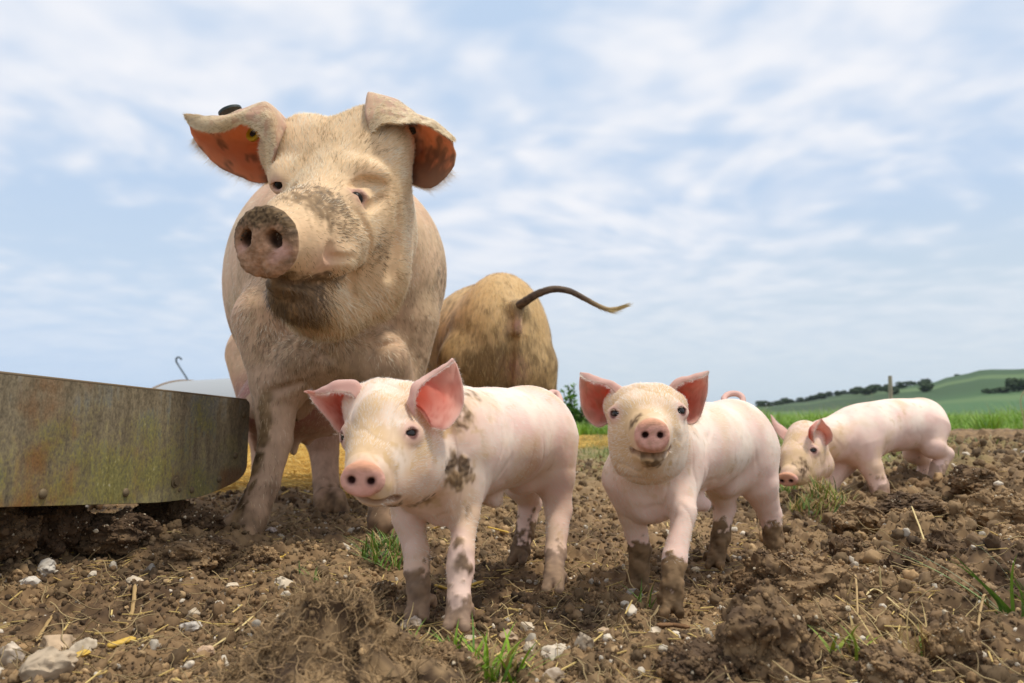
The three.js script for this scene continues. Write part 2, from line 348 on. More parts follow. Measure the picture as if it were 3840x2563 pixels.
// hairs: thin tapered blades laid along a flow over a skin
function bladeShape(curl = 0.16) {
  const pos = [], idx = [], ys = [0, 0.33, 0.66], w = [0.5, 0.46, 0.3];
  ys.forEach((y, i) => pos.push(-w[i], y, curl * y * y, w[i], y, curl * y * y));
  pos.push(0, 1, curl);
  for (let i = 0; i < 2; i++) { const a = i * 2; idx.push(a, a + 1, a + 2, a + 1, a + 3, a + 2); }
  idx.push(4, 5, 6);
  return geo(pos, idx);
}
const HAIR = bladeShape();
function hairs(g, parent, count, seed, style, material = M.hair) {
  const p = g.attributes.position, n = g.attributes.normal, ix = g.index, r = rng(seed), T = ix.count / 3, cum = new Float64Array(T);
  let sum = 0;
  const P = (i) => [p.getX(i), p.getY(i), p.getZ(i)];
  for (let t = 0; t < T; t++) {
    const a = P(ix.getX(t * 3)), b = P(ix.getX(t * 3 + 1)), c = P(ix.getX(t * 3 + 2));
    sum += 0.5 * len(cross(sub(b, a), sub(c, a))) * Math.max(0, style.density(mul(add(add(a, b), c), 1 / 3), [n.getX(ix.getX(t * 3)), n.getY(ix.getX(t * 3)), n.getZ(ix.getX(t * 3))])); cum[t] = sum;
  }
  const list = [];
  for (let h = 0; h < count; h++) {
    const x = r() * sum; let lo = 0, hi = T - 1; while (lo < hi) { const m = (lo + hi) >> 1; if (cum[m] < x) lo = m + 1; else hi = m; }
    const i0 = ix.getX(lo * 3), i1 = ix.getX(lo * 3 + 1), i2 = ix.getX(lo * 3 + 2); let u = r(), v = r(); if (u + v > 1) { u = 1 - u; v = 1 - v; }
    const w = 1 - u - v, q = add(add(mul(P(i0), w), mul(P(i1), u)), mul(P(i2), v));
    const nn = norm([n.getX(i0) * w + n.getX(i1) * u + n.getX(i2) * v, n.getY(i0) * w + n.getY(i1) * u + n.getY(i2) * v, n.getZ(i0) * w + n.getZ(i1) * u + n.getZ(i2) * v]);
    const s = style.make(q, nn, r); if (!s) continue;
    let f = s.flow; f = sub(f, mul(nn, dot(f, nn))); f = norm(add(f, mul([r() - 0.5, r() - 0.5, r() - 0.5], s.mess ?? 0.5)));
    f = norm(sub(f, mul(nn, dot(f, nn))));
    const dir = norm(add(f, mul(nn, s.lift ?? 0.3))), side = norm(cross(dir, nn)), out = cross(side, dir);
    list.push({ m: basis(mul(side, -s.width), mul(dir, s.length), mul(out, -s.length), sub(q, mul(nn, 0.0005))), c: s.c });
  }
  return copies('hair', HAIR, material, list, parent);
}
M.hair = physical({ roughness: 0.55, side: THREE.DoubleSide, transmission: 0.25, thickness: 0 });
M.skin = physical({ vertexColors: true, roughness: 0.7, specularIntensity: 0.4, sheen: 0.2, sheenColor: lin(1, 0.9, 0.8), sheenRoughness: 0.5 });
M.ear = physical({ vertexColors: true, roughness: 0.75, specularIntensity: 0.5, transmission: 0.45, thickness: 0, side: THREE.DoubleSide });
M.eye = standard({ color: lin(0.010, 0.007, 0.006), roughness: 0.22 });
M.mud = standard({ color: lin(0.085, 0.06, 0.036), roughness: 0.95 });
M.hoof = standard({ color: lin(0.16, 0.115, 0.075), roughness: 0.8 });

const bump = (p, c, r) => { const d = dist(p, c) / r; return d < 1 ? (1 - d * d) ** 2 : 0; };
function shiftAll(g, at) { g.translate(-at[0], -at[1], -at[2]); return g; }
function group(label, name, category, at, grp) { const o = thing(name, label, category, at, grp); return o; }

// caked bits of mud clinging to the dirty parts of a skin
function cake(g, base, o, count, size, seed) {
  const m = g.userData.muddy, r = rng(seed), list = []; if (!m.length) return;
  for (let i = 0; i < count; i++) { const [p, c] = m[Math.floor(r() * m.length)], s = size * (0.35 + 1.3 * r() * r() * r()); list.push({ m: new THREE.Matrix4().compose(new THREE.Vector3(...sub(p, base)), randomTurn(r), new THREE.Vector3(s, s * 0.7, s)), c: mul(c, 0.7 + 0.7 * r()) }); }
  copies('mud', lump(3, 1, { rough: 0.8, freq: 2 }), M.tint, list, o);
}


// ---- the big sow, head turned a little to the left of the picture
{
  const F = new Flesh(), base = [-0.52, 0, -2.2];
  // barrel
  F.oval([-0.575, 0.70, -2.42], [0.338, 0.400, 0.62], 0.06, [0.10, 0, 1]);
  F.oval([-0.43, 0.68, -1.98], [0.245, 0.275, 0.27], 0.12);
  F.oval([-0.62, 0.72, -2.95], [0.30, 0.34, 0.30], 0.12);
  F.limb([-0.365, 0.72, -1.71], [-0.43, 0.71, -1.98], 0.138, 0.22, 0.06);
  // chest folds between the forelegs
  F.limb([-0.425, 0.4569, -1.76], [-0.4416, 0.3771, -1.86], 0.075, 0.06, 0.05);
  F.limb([-0.5082, 0.4253, -1.76], [-0.5604, 0.3532, -1.8], 0.06, 0.055, 0.05);
  F.limb([-0.323, 0.4267, -1.78], [-0.3031, 0.355, -1.86], 0.075, 0.06, 0.05);
  // forelegs
  F.chain([[[-0.6003, 0.5305, -1.84], 0.105], [[-0.5806, 0.3853, -1.8], 0.062], [[-0.5695, 0.2374, -1.78], 0.0385], [[-0.583, 0.1362, -1.755], 0.033], [[-0.6044, 0.0681, -1.735], 0.038], [[-0.6208, 0.0237, -1.715], 0.043]], 0.035);
  F.chain([[[-0.3043, 0.5405, -1.92], 0.11], [[-0.3073, 0.3682, -1.92], 0.07], [[-0.3182, 0.1988, -1.92], 0.045], [[-0.3198, 0.0898, -1.9], 0.038], [[-0.3187, 0.0326, -1.88], 0.045]], 0.035);
  for (const [a, b] of [[[-0.6377, 0.045, -1.71], [-0.6322, 0.022, -1.69]], [[-0.6076, 0.0411, -1.71], [-0.6006, 0.0181, -1.69]]]) F.limb(a, b, 0.026, 0.022, 0.015);
  for (const [a, b] of [[[-0.3278, 0.0541, -1.88], [-0.3239, 0.0301, -1.86]], [[-0.3081, 0.0541, -1.88], [-0.3044, 0.0301, -1.86]]]) F.limb(a, b, 0.024, 0.02, 0.015);
  // hind legs
  F.chain([[[-0.8234, 0.52, -2.85], 0.17], [[-0.7155, 0.3001, -2.72], 0.095], [[-0.6894, 0.1567, -2.72], 0.052], [[-0.6652, 0.0517, -2.66], 0.045], [[-0.636, -0.0251, -2.6], 0.052]], 0.05);
  F.chain([[[-0.9589, 0.5238, -2.9], 0.17], [[-0.9106, 0.3001, -2.75], 0.095], [[-0.914, 0.1551, -2.75], 0.052], [[-0.9001, 0.048, -2.7], 0.045], [[-0.8901, -0.0237, -2.65], 0.052]], 0.05);
  for (const [a, b] of [[[-0.6562, 0.0145, -2.58], [-0.6503, -0.032, -2.55]], [[-0.6079, 0.0145, -2.58], [-0.5818, -0.0291, -2.55]]]) F.limb(a, b, 0.030, 0.026, 0.02);
  // udder and teats
  F.oval([-0.5926, 0.3325, -2.2], [0.13, 0.10, 0.30], 0.08);
  F.oval([-0.6924, 0.32, -2.25], [0.10, 0.10, 0.30], 0.08);
  for (const [a, b] of [[[-0.619, 0.2384, -2.1], [-0.6202, 0.1942, -2.1]], [[-0.6101, 0.2548, -2.2], [-0.609, 0.2162, -2.2]], [[-0.5516, 0.2868, -2.25], [-0.5507, 0.2472, -2.25]], [[-0.7416, 0.2369, -2.15], [-0.7403, 0.1992, -2.15]]]) F.limb(a, b, 0.022, 0.010, 0.02);
  // skull, brow, cheeks
  F.oval([-0.357, 0.775, -1.615], [0.130, 0.128, 0.14], 0.05);
  F.limb([-0.4158, 0.8802, -1.59], [-0.334, 0.8843, -1.59], 0.068, 0.068, 0.06);
  F.limb([-0.357, 0.850, -1.590], [-0.374, 0.725, -1.525], 0.080, 0.092, 0.06);
  F.oval([-0.4815, 0.8484, -1.565], [0.055, 0.075, 0.065], 0.05); F.oval([-0.2861, 0.8618, -1.575], [0.052, 0.080, 0.065], 0.05);
  F.limb([-0.4661, 0.9062, -1.6], [-0.5103, 0.8836, -1.58], 0.06, 0.045, 0.05); F.limb([-0.3192, 0.9265, -1.6], [-0.2863, 0.9151, -1.61], 0.06, 0.055, 0.05);
  F.limb([-0.368, 0.695, -1.525], [-0.400, 0.612, -1.335], 0.108, 0.066, 0.07);
  F.limb([-0.3975, 0.5524, -1.55], [-0.4236, 0.5313, -1.41], 0.084, 0.050, 0.04);
  F.oval([-0.4231, 0.5379, -1.35], [0.034, 0.016, 0.034], 0.025);
  F.oval([-0.320, 0.635, -1.62], [0.094, 0.130, 0.105], 0.035);
  F.oval([-0.435, 0.635, -1.62], [0.090, 0.125, 0.105], 0.035);
  F.oval([-0.409, 0.5446, -1.585], [0.085, 0.082, 0.09], 0.04);
  F.oval([-0.3742, 0.6407, -1.405], [0.085, 0.062, 0.07], 0.05);
  F.oval([-0.4077, 0.6727, -1.385], [0.060, 0.045, 0.07], 0.05);
  F.oval([-0.3665, 0.5967, -1.37], [0.068, 0.036, 0.050], 0.022);       // upper lip, near side
  F.oval([-0.3486, 0.6098, -1.455], [0.030, 0.026, 0.035], 0.03);
  F.oval([-0.3754, 0.6767, -1.45], [0.06, 0.06, 0.07], 0.05);           // cheek under the eye
  // brow ridges and eyelids
  F.oval([-0.3034, 0.7918, -1.475], [0.045, 0.026, 0.035], 0.03);
  F.oval([-0.4795, 0.8035, -1.51], [0.036, 0.026, 0.032], 0.03);
  const eyeR = [-0.2849, 0.7499, -1.43], eyeL = [-0.4836, 0.7594, -1.475];
  const eR = F.onto(add(eyeR, [0.02, 0, 0.05])), eL = F.onto(add(eyeL, [-0.04, 0, 0.03])), nR = F.slope(eR, undefined, 0.006), nL = F.slope(eL, undefined, 0.006);
  F.oval(add(eR, mul(nR, -0.004)), [0.030, 0.022, 0.017], 0.02, nR);
  F.oval(add(eL, mul(nL, -0.003)), [0.026, 0.021, 0.016], 0.02, nL);
  // snout: a flat plate with a rim, two nostrils, a cleft below
  const sn = norm([-0.23, -0.24, 0.94]), S = [-0.4249, 0.5957, -1.245], up = norm([0.04, 0.97, 0.24]), fr = Flesh.frame(sn, up);
  const onPlate = (x, y, z) => add(add(add(S, mul(fr.x, x)), mul(fr.y, y)), mul(fr.z, z));
  F.limb(add(S, mul(sn, -0.075)), add(S, mul(sn, -0.02)), 0.056, 0.050, 0.03);
  F.disc(S, sn, up, 0.0570, 0.0620, 0.017, 0.012, 0.014);
  F.oval(onPlate(-0.020, -0.032, 0.010), [0.022, 0.020, 0.010], 0.012, sn, up);
  F.oval(onPlate(0.021, -0.032, 0.010), [0.022, 0.020, 0.010], 0.012, sn, up);
  F.oval(onPlate(0, 0.022, 0.010), [0.030, 0.022, 0.009], 0.014, sn, up);
  const nosR = onPlate(0.0255, 0.006, 0.018), nosL = onPlate(-0.0255, 0.006, 0.018);
  F.oval(nosR, [0.0125, 0.0165, 0.026], 0.008, sn, norm(add(up, mul(fr.x, -0.35)))).cut();
  F.oval(nosL, [0.0125, 0.0165, 0.026], 0.008, sn, norm(add(up, mul(fr.x, 0.35)))).cut();
  F.limb(onPlate(0, -0.035, 0.024), onPlate(0, -0.062, 0.012), 0.0035, 0.006, 0.008).cut();
  // mouth line
  const mouth = [[-0.4295, 0.5383, -1.29], [-0.4124, 0.5465, -1.33], [-0.389, 0.5554, -1.36], [-0.3626, 0.5698, -1.4], [-0.3385, 0.5872, -1.44], [-0.3271, 0.604, -1.47]].map((m) => F.onto(m));
  for (let i = 1; i < mouth.length; i++) F.limb(mouth[i - 1], mouth[i], 0.0085, 0.0085, 0.012).cut();
  // folds of the face: under the eye, the cheek furrow, the corner of the mouth, the edge of the jowl, the throat
  const crease = (pts, r0, k) => { const q = new THREE.CatmullRomCurve3(pts.map((p) => new THREE.Vector3(...F.onto(p)))).getPoints(14).map((v) => F.onto([v.x, v.y, v.z])); for (let i = 1; i < q.length; i++) { const w = r0 * (0.35 + 0.65 * Math.sin(Math.PI * (i - 0.5) / (q.length - 1))); F.limb(q[i - 1], q[i], w, w, k).cut(); } };
  crease([[-0.324, 0.7236, -1.42], [-0.2868, 0.7124, -1.43], [-0.2594, 0.7441, -1.47]], 0.0055, 0.014);
  crease([[-0.3203, 0.753, -1.42], [-0.286, 0.7708, -1.42], [-0.2598, 0.7689, -1.47]], 0.0050, 0.012);
  crease([[-0.3312, 0.6724, -1.4], [-0.3009, 0.6513, -1.42], [-0.2864, 0.6162, -1.46]], 0.0042, 0.018);
  crease([[-0.3249, 0.6019, -1.46], [-0.3144, 0.5752, -1.48], [-0.3267, 0.5333, -1.5]], 0.0065, 0.016);
  crease([[-0.385, 0.615, -1.34], [-0.3698, 0.6003, -1.33], [-0.3462, 0.6159, -1.38]], 0.0040, 0.012);
  crease([[-0.4491, 0.713, -1.42], [-0.4411, 0.7386, -1.44], [-0.4285, 0.7489, -1.45]], 0.0045, 0.012);
  crease([[-0.2555, 0.7355, -1.53], [-0.242, 0.662, -1.54], [-0.2548, 0.5864, -1.54]], 0.0060, 0.022);
  // eye openings
  F.oval(add(eR, mul(nR, 0.011)), [0.020, 0.0046, 0.020], 0.004, nR, norm(add([0, 1, 0], mul(fr.x, 0.25)))).cut();
  F.oval(add(eL, mul(nL, 0.010)), [0.015, 0.0075, 0.020], 0.004, nL).cut();
  // wrinkles
  for (const [a, b] of [[[-0.5761, 0.3458, -1.72], [-0.4981, 0.3717, -1.73]], [[-0.3294, 0.4516, -1.7], [-0.2559, 0.4875, -1.75]], [[-0.492, 0.4618, -1.7], [-0.4202, 0.4312, -1.7]]]) F.limb(F.onto(a), F.onto(b), 0.004, 0.004, 0.02).cut();

  const mudAt = [[[-0.3997, 0.662, -1.33], 0.045, 1.0], [[-0.3765, 0.6507, -1.35], 0.045, 0.9], [[-0.3755, 0.666, -1.36], 0.085, 1.15], [[-0.4069, 0.6945, -1.38], 0.055, 1.1], [[-0.354, 0.6323, -1.36], 0.04, 0.9], [[-0.4187, 0.5074, -1.36], 0.100, 1.5], [[-0.3791, 0.5422, -1.37], 0.060, 1.2], [[-0.4184, 0.5299, -1.3], 0.050, 1.3], [[-0.4038, 0.4821, -1.42], 0.06, 0.9], [[-0.3508, 0.5771, -1.42], 0.035, 1.0], [[-0.3368, 0.6052, -1.45], 0.03, 0.8], [[-0.2781, 0.6341, -1.5], 0.055, 0.55], [[-0.3025, 0.8566, -1.52], 0.035, 0.6], [[-0.3269, 0.6518, -1.44], 0.03, 0.4],
    [[-0.2051, 0.6626, -1.95], 0.16, 0.55], [[-0.2369, 0.4649, -1.85], 0.16, 0.5], [[-0.5616, 0.4569, -1.76], 0.16, 0.45], [[-0.6592, 0.631, -1.78], 0.10, 0.5], [[-0.4873, 0.4533, -1.72], 0.12, 0.55], [[-0.7718, 0.5251, -2.1], 0.12, 0.6]];
  const look = (p, n) => {
    const f1 = fbm(p[0] * 7, p[1] * 7, p[2] * 7, 3), f2 = N3(p[0] * 40, p[1] * 22, p[2] * 40), f3 = N3(p[0] * 110, p[1] * 60, p[2] * 110);
    let c = mix3([0.67, 0.445, 0.285], [0.72, 0.51, 0.32], clamp(0.5 + f1 * 1.4 + f2 * 0.3));
    c = mix3(c, [0.64, 0.36, 0.25], clamp(0.35 + 1.3 * fbm(p[0] * 5 + 3, p[1] * 5, p[2] * 5 + 7, 2)) * 0.6);       // pinker
    const head = ss(-1.78, -1.66, p[2]) * ss(0.42, 0.5, p[1]);
    if (head > 0) c = mix3(c, [0.74, 0.53, 0.30], head * 0.6);
    let d = 0.0016 * f1 + 0.0006 * f2 + 0.0003 * f3;
    if (p[1] < 0.5 && p[2] < -1.95) c = mix3(c, [0.36, 0.15, 0.13], ss(0.5, 0.36, p[1]) * ss(0.16, 0.30, p[1]) * 0.9);   // udder
    // pink lids
    const lid = Math.max(bump(p, eR, 0.036), bump(p, eL, 0.030)); c = mix3(c, [0.50, 0.27, 0.22], clamp(lid * 1.5) * 0.8); c = mix3(c, [0.12, 0.06, 0.05], ss(0.019, 0.012, Math.min(dist(p, eR), dist(p, eL) + 0.004)) * 0.45);
    d -= 0.0018 * lid * Math.abs(N3(p[0] * 60, p[1] * 130, p[2] * 60));
    // snout plate
    const q = sub(p, S), px = dot(q, fr.x), py = dot(q, fr.y), pz = dot(q, sn);
    if (pz > -0.03 && Math.hypot(px, py) < 0.08) {
      const w = ss(-0.022, -0.004, pz); let s = mix3([0.36, 0.21, 0.12], [0.58, 0.335, 0.21], clamp(0.5 + 0.8 * N3(px * 70, py * 70, 9) + 0.5 * N3(px * 200, py * 200, 9)));
      s = mix3(s, [0.26, 0.145, 0.078], clamp(0.55 + 1.2 * N3(px * 45, py * 45, 4) + 0.6 * N3(px * 130, py * 130, 4) + 9 * (py - 0.01)) * 0.8);
      const rim = ss(0.8, 1.02, Math.hypot(px / 0.0545, py / 0.060) + 0.12 * N3(px * 60, py * 60, 2));
      s = mix3(s, [0.085, 0.058, 0.034], clamp(rim * (0.55 + 8 * py + 0.6 * f2)) );
      s = mix3(s, mix3([0.07, 0.042, 0.02], [0.22, 0.14, 0.07], clamp(0.4 + N3(px * 180, py * 180, 3))), clamp(ss(0.010, 0.040, py + 0.022 * N3(px * 60, py * 60, 5) + 0.014 * N3(px * 170, py * 170, 5))));
      s = mix3(s, [0.62, 0.36, 0.30], bump(p, onPlate(0.04, -0.012, 0.014), 0.022) * 0.8 + bump(p, onPlate(0.026, -0.026, 0.018), 0.018) * 0.7 + bump(p, onPlate(-0.036, -0.012, 0.014), 0.018) * 0.6);
      c = mix3(c, s, w); d += w * (0.0012 * N3(px * 130, py * 130, 1) + 0.0010 * Math.abs(N3(px * 280, py * 280, 1)) + 0.0006 * N3(px * 520, py * 520, 1) + 0.0016 * rim * f3 + 0.0016 * ss(0.015, 0.04, py) * f2);
    }
    for (const e of [nosR, nosL]) c = mix3(c, [0.05, 0.028, 0.02], ss(0.020, 0.008, dist(p, add(e, mul(sn, -0.014)))));
    for (let i = 1; i < mouth.length; i++) c = mix3(c, [0.06, 0.04, 0.025], 0.9 * ss(0.022, 0.009, dist(p, mouth[i])));  // shade inside the mouth crease painted dark
    c = mix3(c, [0.62, 0.37, 0.25], clamp(0.95 * Math.max(bump(p, [-0.3557, 0.5864, -1.33], 0.055), bump(p, [-0.3404, 0.5946, -1.4], 0.04))) * (0.75 + 0.5 * f2));
    // mud
    let m = 0; for (const [a, r, s] of mudAt) m = Math.max(m, s * bump(p, a, r * 1.35));
    const grain = 0.5 + 0.9 * N3(p[0] * 55, p[1] * 38, p[2] * 55) + 0.5 * N3(p[0] * 130, p[1] * 90, p[2] * 130);
    let w = ss(0.30, 0.75, m * (0.55 + 0.75 * grain)) * 0.85;
    // legs: streak of wet mud, dirty feet
    if (p[1] < 0.55 && p[2] > -1.95) {
      const sx = dot(sub(p, [-0.5675, 0.3514, -1.74]), [1, 0, 0]) - 0.10 * Math.max(0, 0.30 - p[1]) * -1.0;
      const line = -0.585 + 0.006 * N3(3, p[1] * 30, 1) + (p[1] < 0.25 ? (0.25 - p[1]) * -0.22 : 0) + (p[1] > 0.28 ? 0.02 * N3(5, p[1] * 14, 2) : 0);
      if (p[0] < -0.5 && n[2] > 0) w = Math.max(w, ss(0.024, 0.012, Math.abs(p[0] - line) + 0.013 * Math.abs(N3(p[0] * 70, p[1] * 45, 3))) * ss(0.37, 0.345, p[1]) * ss(0.0, 0.05, p[1]) * ss(-0.35, 0.0, N3(p[1] * 30, 2, p[0] * 40) + 0.25));
      w = Math.max(w, ss(0.19, 0.03, p[1] + 0.06 * f2 + 0.05 * f1) * 0.75);
      c = mix3(c, [0.42, 0.29, 0.20], ss(0.5, 0.3, p[1]) * 0.5);
    }
    if (p[1] < 0.4 && p[2] < -2.4) { c = mix3(c, [0.40, 0.25, 0.19], 0.6); w = Math.max(w, ss(0.10, 0.0, p[1] + 0.05 * f2) * 0.9); }
    if (p[1] < 0.42 && p[2] > -1.95 && p[0] < -0.5) c = mix3(c, [0.60, 0.39, 0.27], 0.5 * (1 - w));
    const mudC = mix3([0.070, 0.041, 0.018], [0.26, 0.165, 0.085], clamp(0.5 + f2 + 0.5 * f3));
    c = mix3(c, mudC, clamp(w)); d += w * 0.0022 * (0.6 + f2 + 0.5 * f3);
    const soil = clamp((0.55 * ss(0.62, 0.40, p[1]) + 0.35 * ss(0.75, 0.55, p[1])) * (1 - 0.75 * head) + 0.9 * f1 + 0.25 * f2 - 0.1) * (1 - head * 0.5);  // brown dirt low on the body, painted darker still as shading
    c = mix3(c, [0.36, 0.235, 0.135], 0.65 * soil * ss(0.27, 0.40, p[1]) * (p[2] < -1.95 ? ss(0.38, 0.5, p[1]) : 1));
    const streak = N3(p[0] * 34, p[1] * 9, p[2] * 34) + 0.6 * N3(p[0] * 80, p[1] * 20, p[2] * 80);
    c = mix3(c, mul(c, 0.62), clamp(0.1 + 0.55 * streak + 0.6 * f1) * (1 - 0.55 * head) * (1 - w));
    return { c: c.map((x) => Math.max(0.01, x * (1 + 0.12 * f3))), d, w };
  };
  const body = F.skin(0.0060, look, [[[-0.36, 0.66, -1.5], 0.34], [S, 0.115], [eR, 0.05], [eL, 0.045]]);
  const o = group('huge pale sow facing the camera with a muddy snout and yellow ear button', 'sow', 'pig', base);
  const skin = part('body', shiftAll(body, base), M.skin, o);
  const sowEye = physical({ color: lin(0.012, 0.008, 0.006), roughness: 0.35, specularIntensity: 0.25 });
  cake(body, [0, 0, 0], o, 2600, 0.0022, 5);
  // ears
  const inside = (side) => (p, u, v, s) => {
    const f = fbm(p[0] * 22, p[1] * 22, p[2] * 22, 3), e = Math.min(v, 1 - v), g = N3(p[0] * 90, p[1] * 90, p[2] * 90);
    if (s === (side ? 1 : -1)) {
      let c = mix3([0.74, 0.26, 0.11], [0.78, 0.37, 0.20], clamp(0.5 + f));
      const m = ss(0.05, 0.35, f * 0.9 + 0.25 * g + (side ? 0.40 * ss(0.5, 0.95, v) + 0.30 * ss(0.45, 0.3, v) - 0.02 : -0.02 - 0.1 * u) + 0.25 * ss(0.12, 0.0, e));
      c = mix3(c, [0.16, 0.10, 0.055], m * 0.75);
      return { c: mix3(c, [0.035, 0.02, 0.014], side ? ss(0.66, 0.34, u + 0.45 * Math.abs(v - 0.55) + 0.25 * f + 0.08 * g) : ss(0.24, 0.04, u + 0.12 * f) * 0.8), d: 0 };  // hollow of the ear blackened near the root, painted shade
    }
    let c = mix3([0.78, 0.55, 0.35], [0.78, 0.49, 0.36], clamp(0.5 + f * 1.5));
    return { c: mix3(c, [0.30, 0.20, 0.12], ss(0.2, 0.5, g * 0.6 + f) * 0.5), d: 0 };
  };
  const rowsL = [
    [[-0.5051, 0.8096, -1.5], [-0.489, 0.8579, -1.485], [-0.4923, 0.9386, -1.56], [-0.5397, 0.9274, -1.67], [-0.5369, 0.83, -1.62]],
    [[-0.5147, 0.8692, -1.49], [-0.5038, 0.9153, -1.48], [-0.5421, 0.9761, -1.55], [-0.5876, 0.9414, -1.665], [-0.5555, 0.8154, -1.6]],
    [[-0.5629, 0.9121, -1.5], [-0.5635, 0.9273, -1.495], [-0.5865, 0.958, -1.54], [-0.623, 0.9175, -1.63], [-0.5932, 0.8189, -1.58]],
    [[-0.621, 0.9009, -1.515], [-0.6194, 0.9132, -1.505], [-0.6331, 0.938, -1.53], [-0.6587, 0.9105, -1.585], [-0.6441, 0.8407, -1.56]],
    [[-0.6747, 0.9137, -1.535], [-0.6769, 0.9263, -1.53], [-0.6838, 0.9442, -1.54], [-0.6974, 0.9227, -1.565], [-0.6837, 0.8803, -1.555]],
    [[-0.703, 0.9306, -1.555], [-0.7078, 0.9393, -1.552], [-0.7145, 0.9524, -1.555], [-0.712, 0.9335, -1.562], [-0.7054, 0.9128, -1.56]]];
  const rowsR = [
    [[-0.2993, 0.8921, -1.5], [-0.3133, 0.9374, -1.51], [-0.3169, 1.0111, -1.57], [-0.3006, 0.951, -1.69], [-0.2516, 0.8404, -1.63]],
    [[-0.2756, 0.9062, -1.49], [-0.278, 0.9471, -1.51], [-0.2799, 1.001, -1.57], [-0.2653, 0.9587, -1.71], [-0.234, 0.8239, -1.62]],
    [[-0.2398, 0.9101, -1.495], [-0.2377, 0.9415, -1.515], [-0.2418, 0.9818, -1.57], [-0.2278, 0.9403, -1.69], [-0.2144, 0.8084, -1.6]],
    [[-0.2101, 0.9242, -1.52], [-0.2098, 0.9371, -1.53], [-0.2111, 0.9565, -1.56], [-0.1863, 0.918, -1.645], [-0.1827, 0.7981, -1.58]],
    [[-0.1743, 0.9166, -1.535], [-0.1723, 0.9273, -1.542], [-0.1695, 0.9366, -1.56], [-0.1497, 0.891, -1.6], [-0.1482, 0.8156, -1.57]],
    [[-0.1357, 0.8951, -1.55], [-0.1342, 0.9019, -1.555], [-0.1328, 0.9039, -1.56], [-0.1257, 0.8769, -1.57], [-0.1269, 0.8435, -1.565]]];
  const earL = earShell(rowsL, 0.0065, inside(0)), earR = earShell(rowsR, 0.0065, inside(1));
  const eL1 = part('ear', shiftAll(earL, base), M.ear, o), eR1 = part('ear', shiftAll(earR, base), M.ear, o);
  for (const [e, n] of [[eR, nR], [eL, nL]]) { const g = new THREE.SphereGeometry(0.0145, 24, 18); g.translate(...sub(sub(e, mul(n, 0.0055)), base)); part('eye', g, sowEye, o); }
  const crumbs = [], rc = rng(9);
  for (let i = 0; i < 700; i++) {
    const a = rc() * 6.283, rim = rc() < 0.35, k = rim ? 0.9 + 0.12 * rc() : 0.55 + 0.4 * rc(); if (Math.cos(a) < 0.35 + 1.1 * (rc() - 0.5)) continue;
    const p = sub(onPlate(0.0545 * k * Math.sin(a), 0.060 * k * Math.cos(a), rim ? 0.004 + 0.010 * (rc() - 0.5) : 0.015), base), s = 0.0007 + 0.0014 * rc() * rc();
    crumbs.push({ m: new THREE.Matrix4().compose(new THREE.Vector3(...p), randomTurn(rc), new THREE.Vector3(s, s, s)), c: mix3([0.05, 0.034, 0.02], [0.14, 0.10, 0.06], rc()) });
  }
  copies('mud', lump(3, 1, { rough: 0.6 }), M.tint, crumbs, o);
  // ear tags
  const yellow = standard({ color: lin(0.62, 0.40, 0.015), roughness: 0.45 }), dark = standard({ color: lin(0.02, 0.035, 0.035), roughness: 0.5 });
  const button = new THREE.LatheGeometry([[0.0065, 0], [0.0085, 0.004], [0.016, 0.004], [0.0172, 0.002], [0.0172, -0.003], [0.004, -0.004]].map((a) => new THREE.Vector2(...a)), 28);
  button.rotateX(Math.PI / 2 - 0.15); button.rotateY(-0.35); button.translate(...sub([-0.5674, 0.9108, -1.555], base));
  const tg = part('ear_tag', button, yellow, eL1); tg.userData.label = 'round yellow ear tag with a dark hole';
  const stud = new THREE.CylinderGeometry(0.0068, 0.0068, 0.007, 18); stud.rotateX(Math.PI / 2 - 0.15); stud.rotateY(-0.35); stud.translate(...sub([-0.5657, 0.9091, -1.5505], base));
  part('stud', stud, dark, eL1);
  const plate = (p, yaw, roll, w, h) => { const g = new THREE.CylinderGeometry(w, w, h, 24); g.rotateZ(roll); g.rotateY(yaw); g.translate(...sub(p, base)); return g; };
  part('ear_tag', plate([-0.622, 0.9645, -1.56], 0.2, 0.42, 0.026, 0.005), dark, eL1);
  part('ear_tag', plate([-0.2351, 0.9792, -1.585], -0.2, -0.85, 0.020, 0.005), dark, eR1);
  part('stud', plate([-0.5663, 0.9396, -1.56], 0, 0.2, 0.012, 0.010), dark, eL1);
  part('stud', plate([-0.2268, 0.9356, -1.6], 0, 0.2, 0.010, 0.010), dark, eR1);
  // coat
  const B = (p) => add(p, base);
  const blonde = (r) => { const k = r(); return k < 0.12 ? [0.36, 0.25, 0.13] : mix3([0.80, 0.60, 0.34], [0.95, 0.82, 0.58], r()); };
  hairs(body, o, 70000, 11, {
    density: (p0) => { const p = B(p0); if (p[1] < 0.05 || p[2] < -2.9) return 0; const head = ss(-1.80, -1.66, p[2]) * ss(0.40, 0.5, p[1]); const snout = ss(0.17, 0.09, dist(p, S)); return (0.5 + 1.2 * head) * (1 - 0.6 * snout) * (0.6 + 0.8 * clamp(0.5 + 2 * fbm(p[0] * 12, p[1] * 12, p[2] * 12, 2))) * (p[2] < -2.1 ? 0.35 : 1) * (p[1] < 0.30 ? 0.5 : 1); },
    make: (p0, n, r) => {
      const p = B(p0), head = ss(-1.78, -1.64, p[2]) * ss(0.42, 0.5, p[1]);
      const q = sub(p, S); if (dot(q, sn) > -0.02 && len(q) < 0.08) return null;
      if (r() < 1.6 * Math.max(bump(p, [-0.3557, 0.5864, -1.33], 0.06), bump(p, [-0.3404, 0.5946, -1.4], 0.04))) return null;
      if (dist(p, eR) < 0.034 + 0.008 * r() || dist(p, eL) < 0.028 + 0.006 * r()) return null;
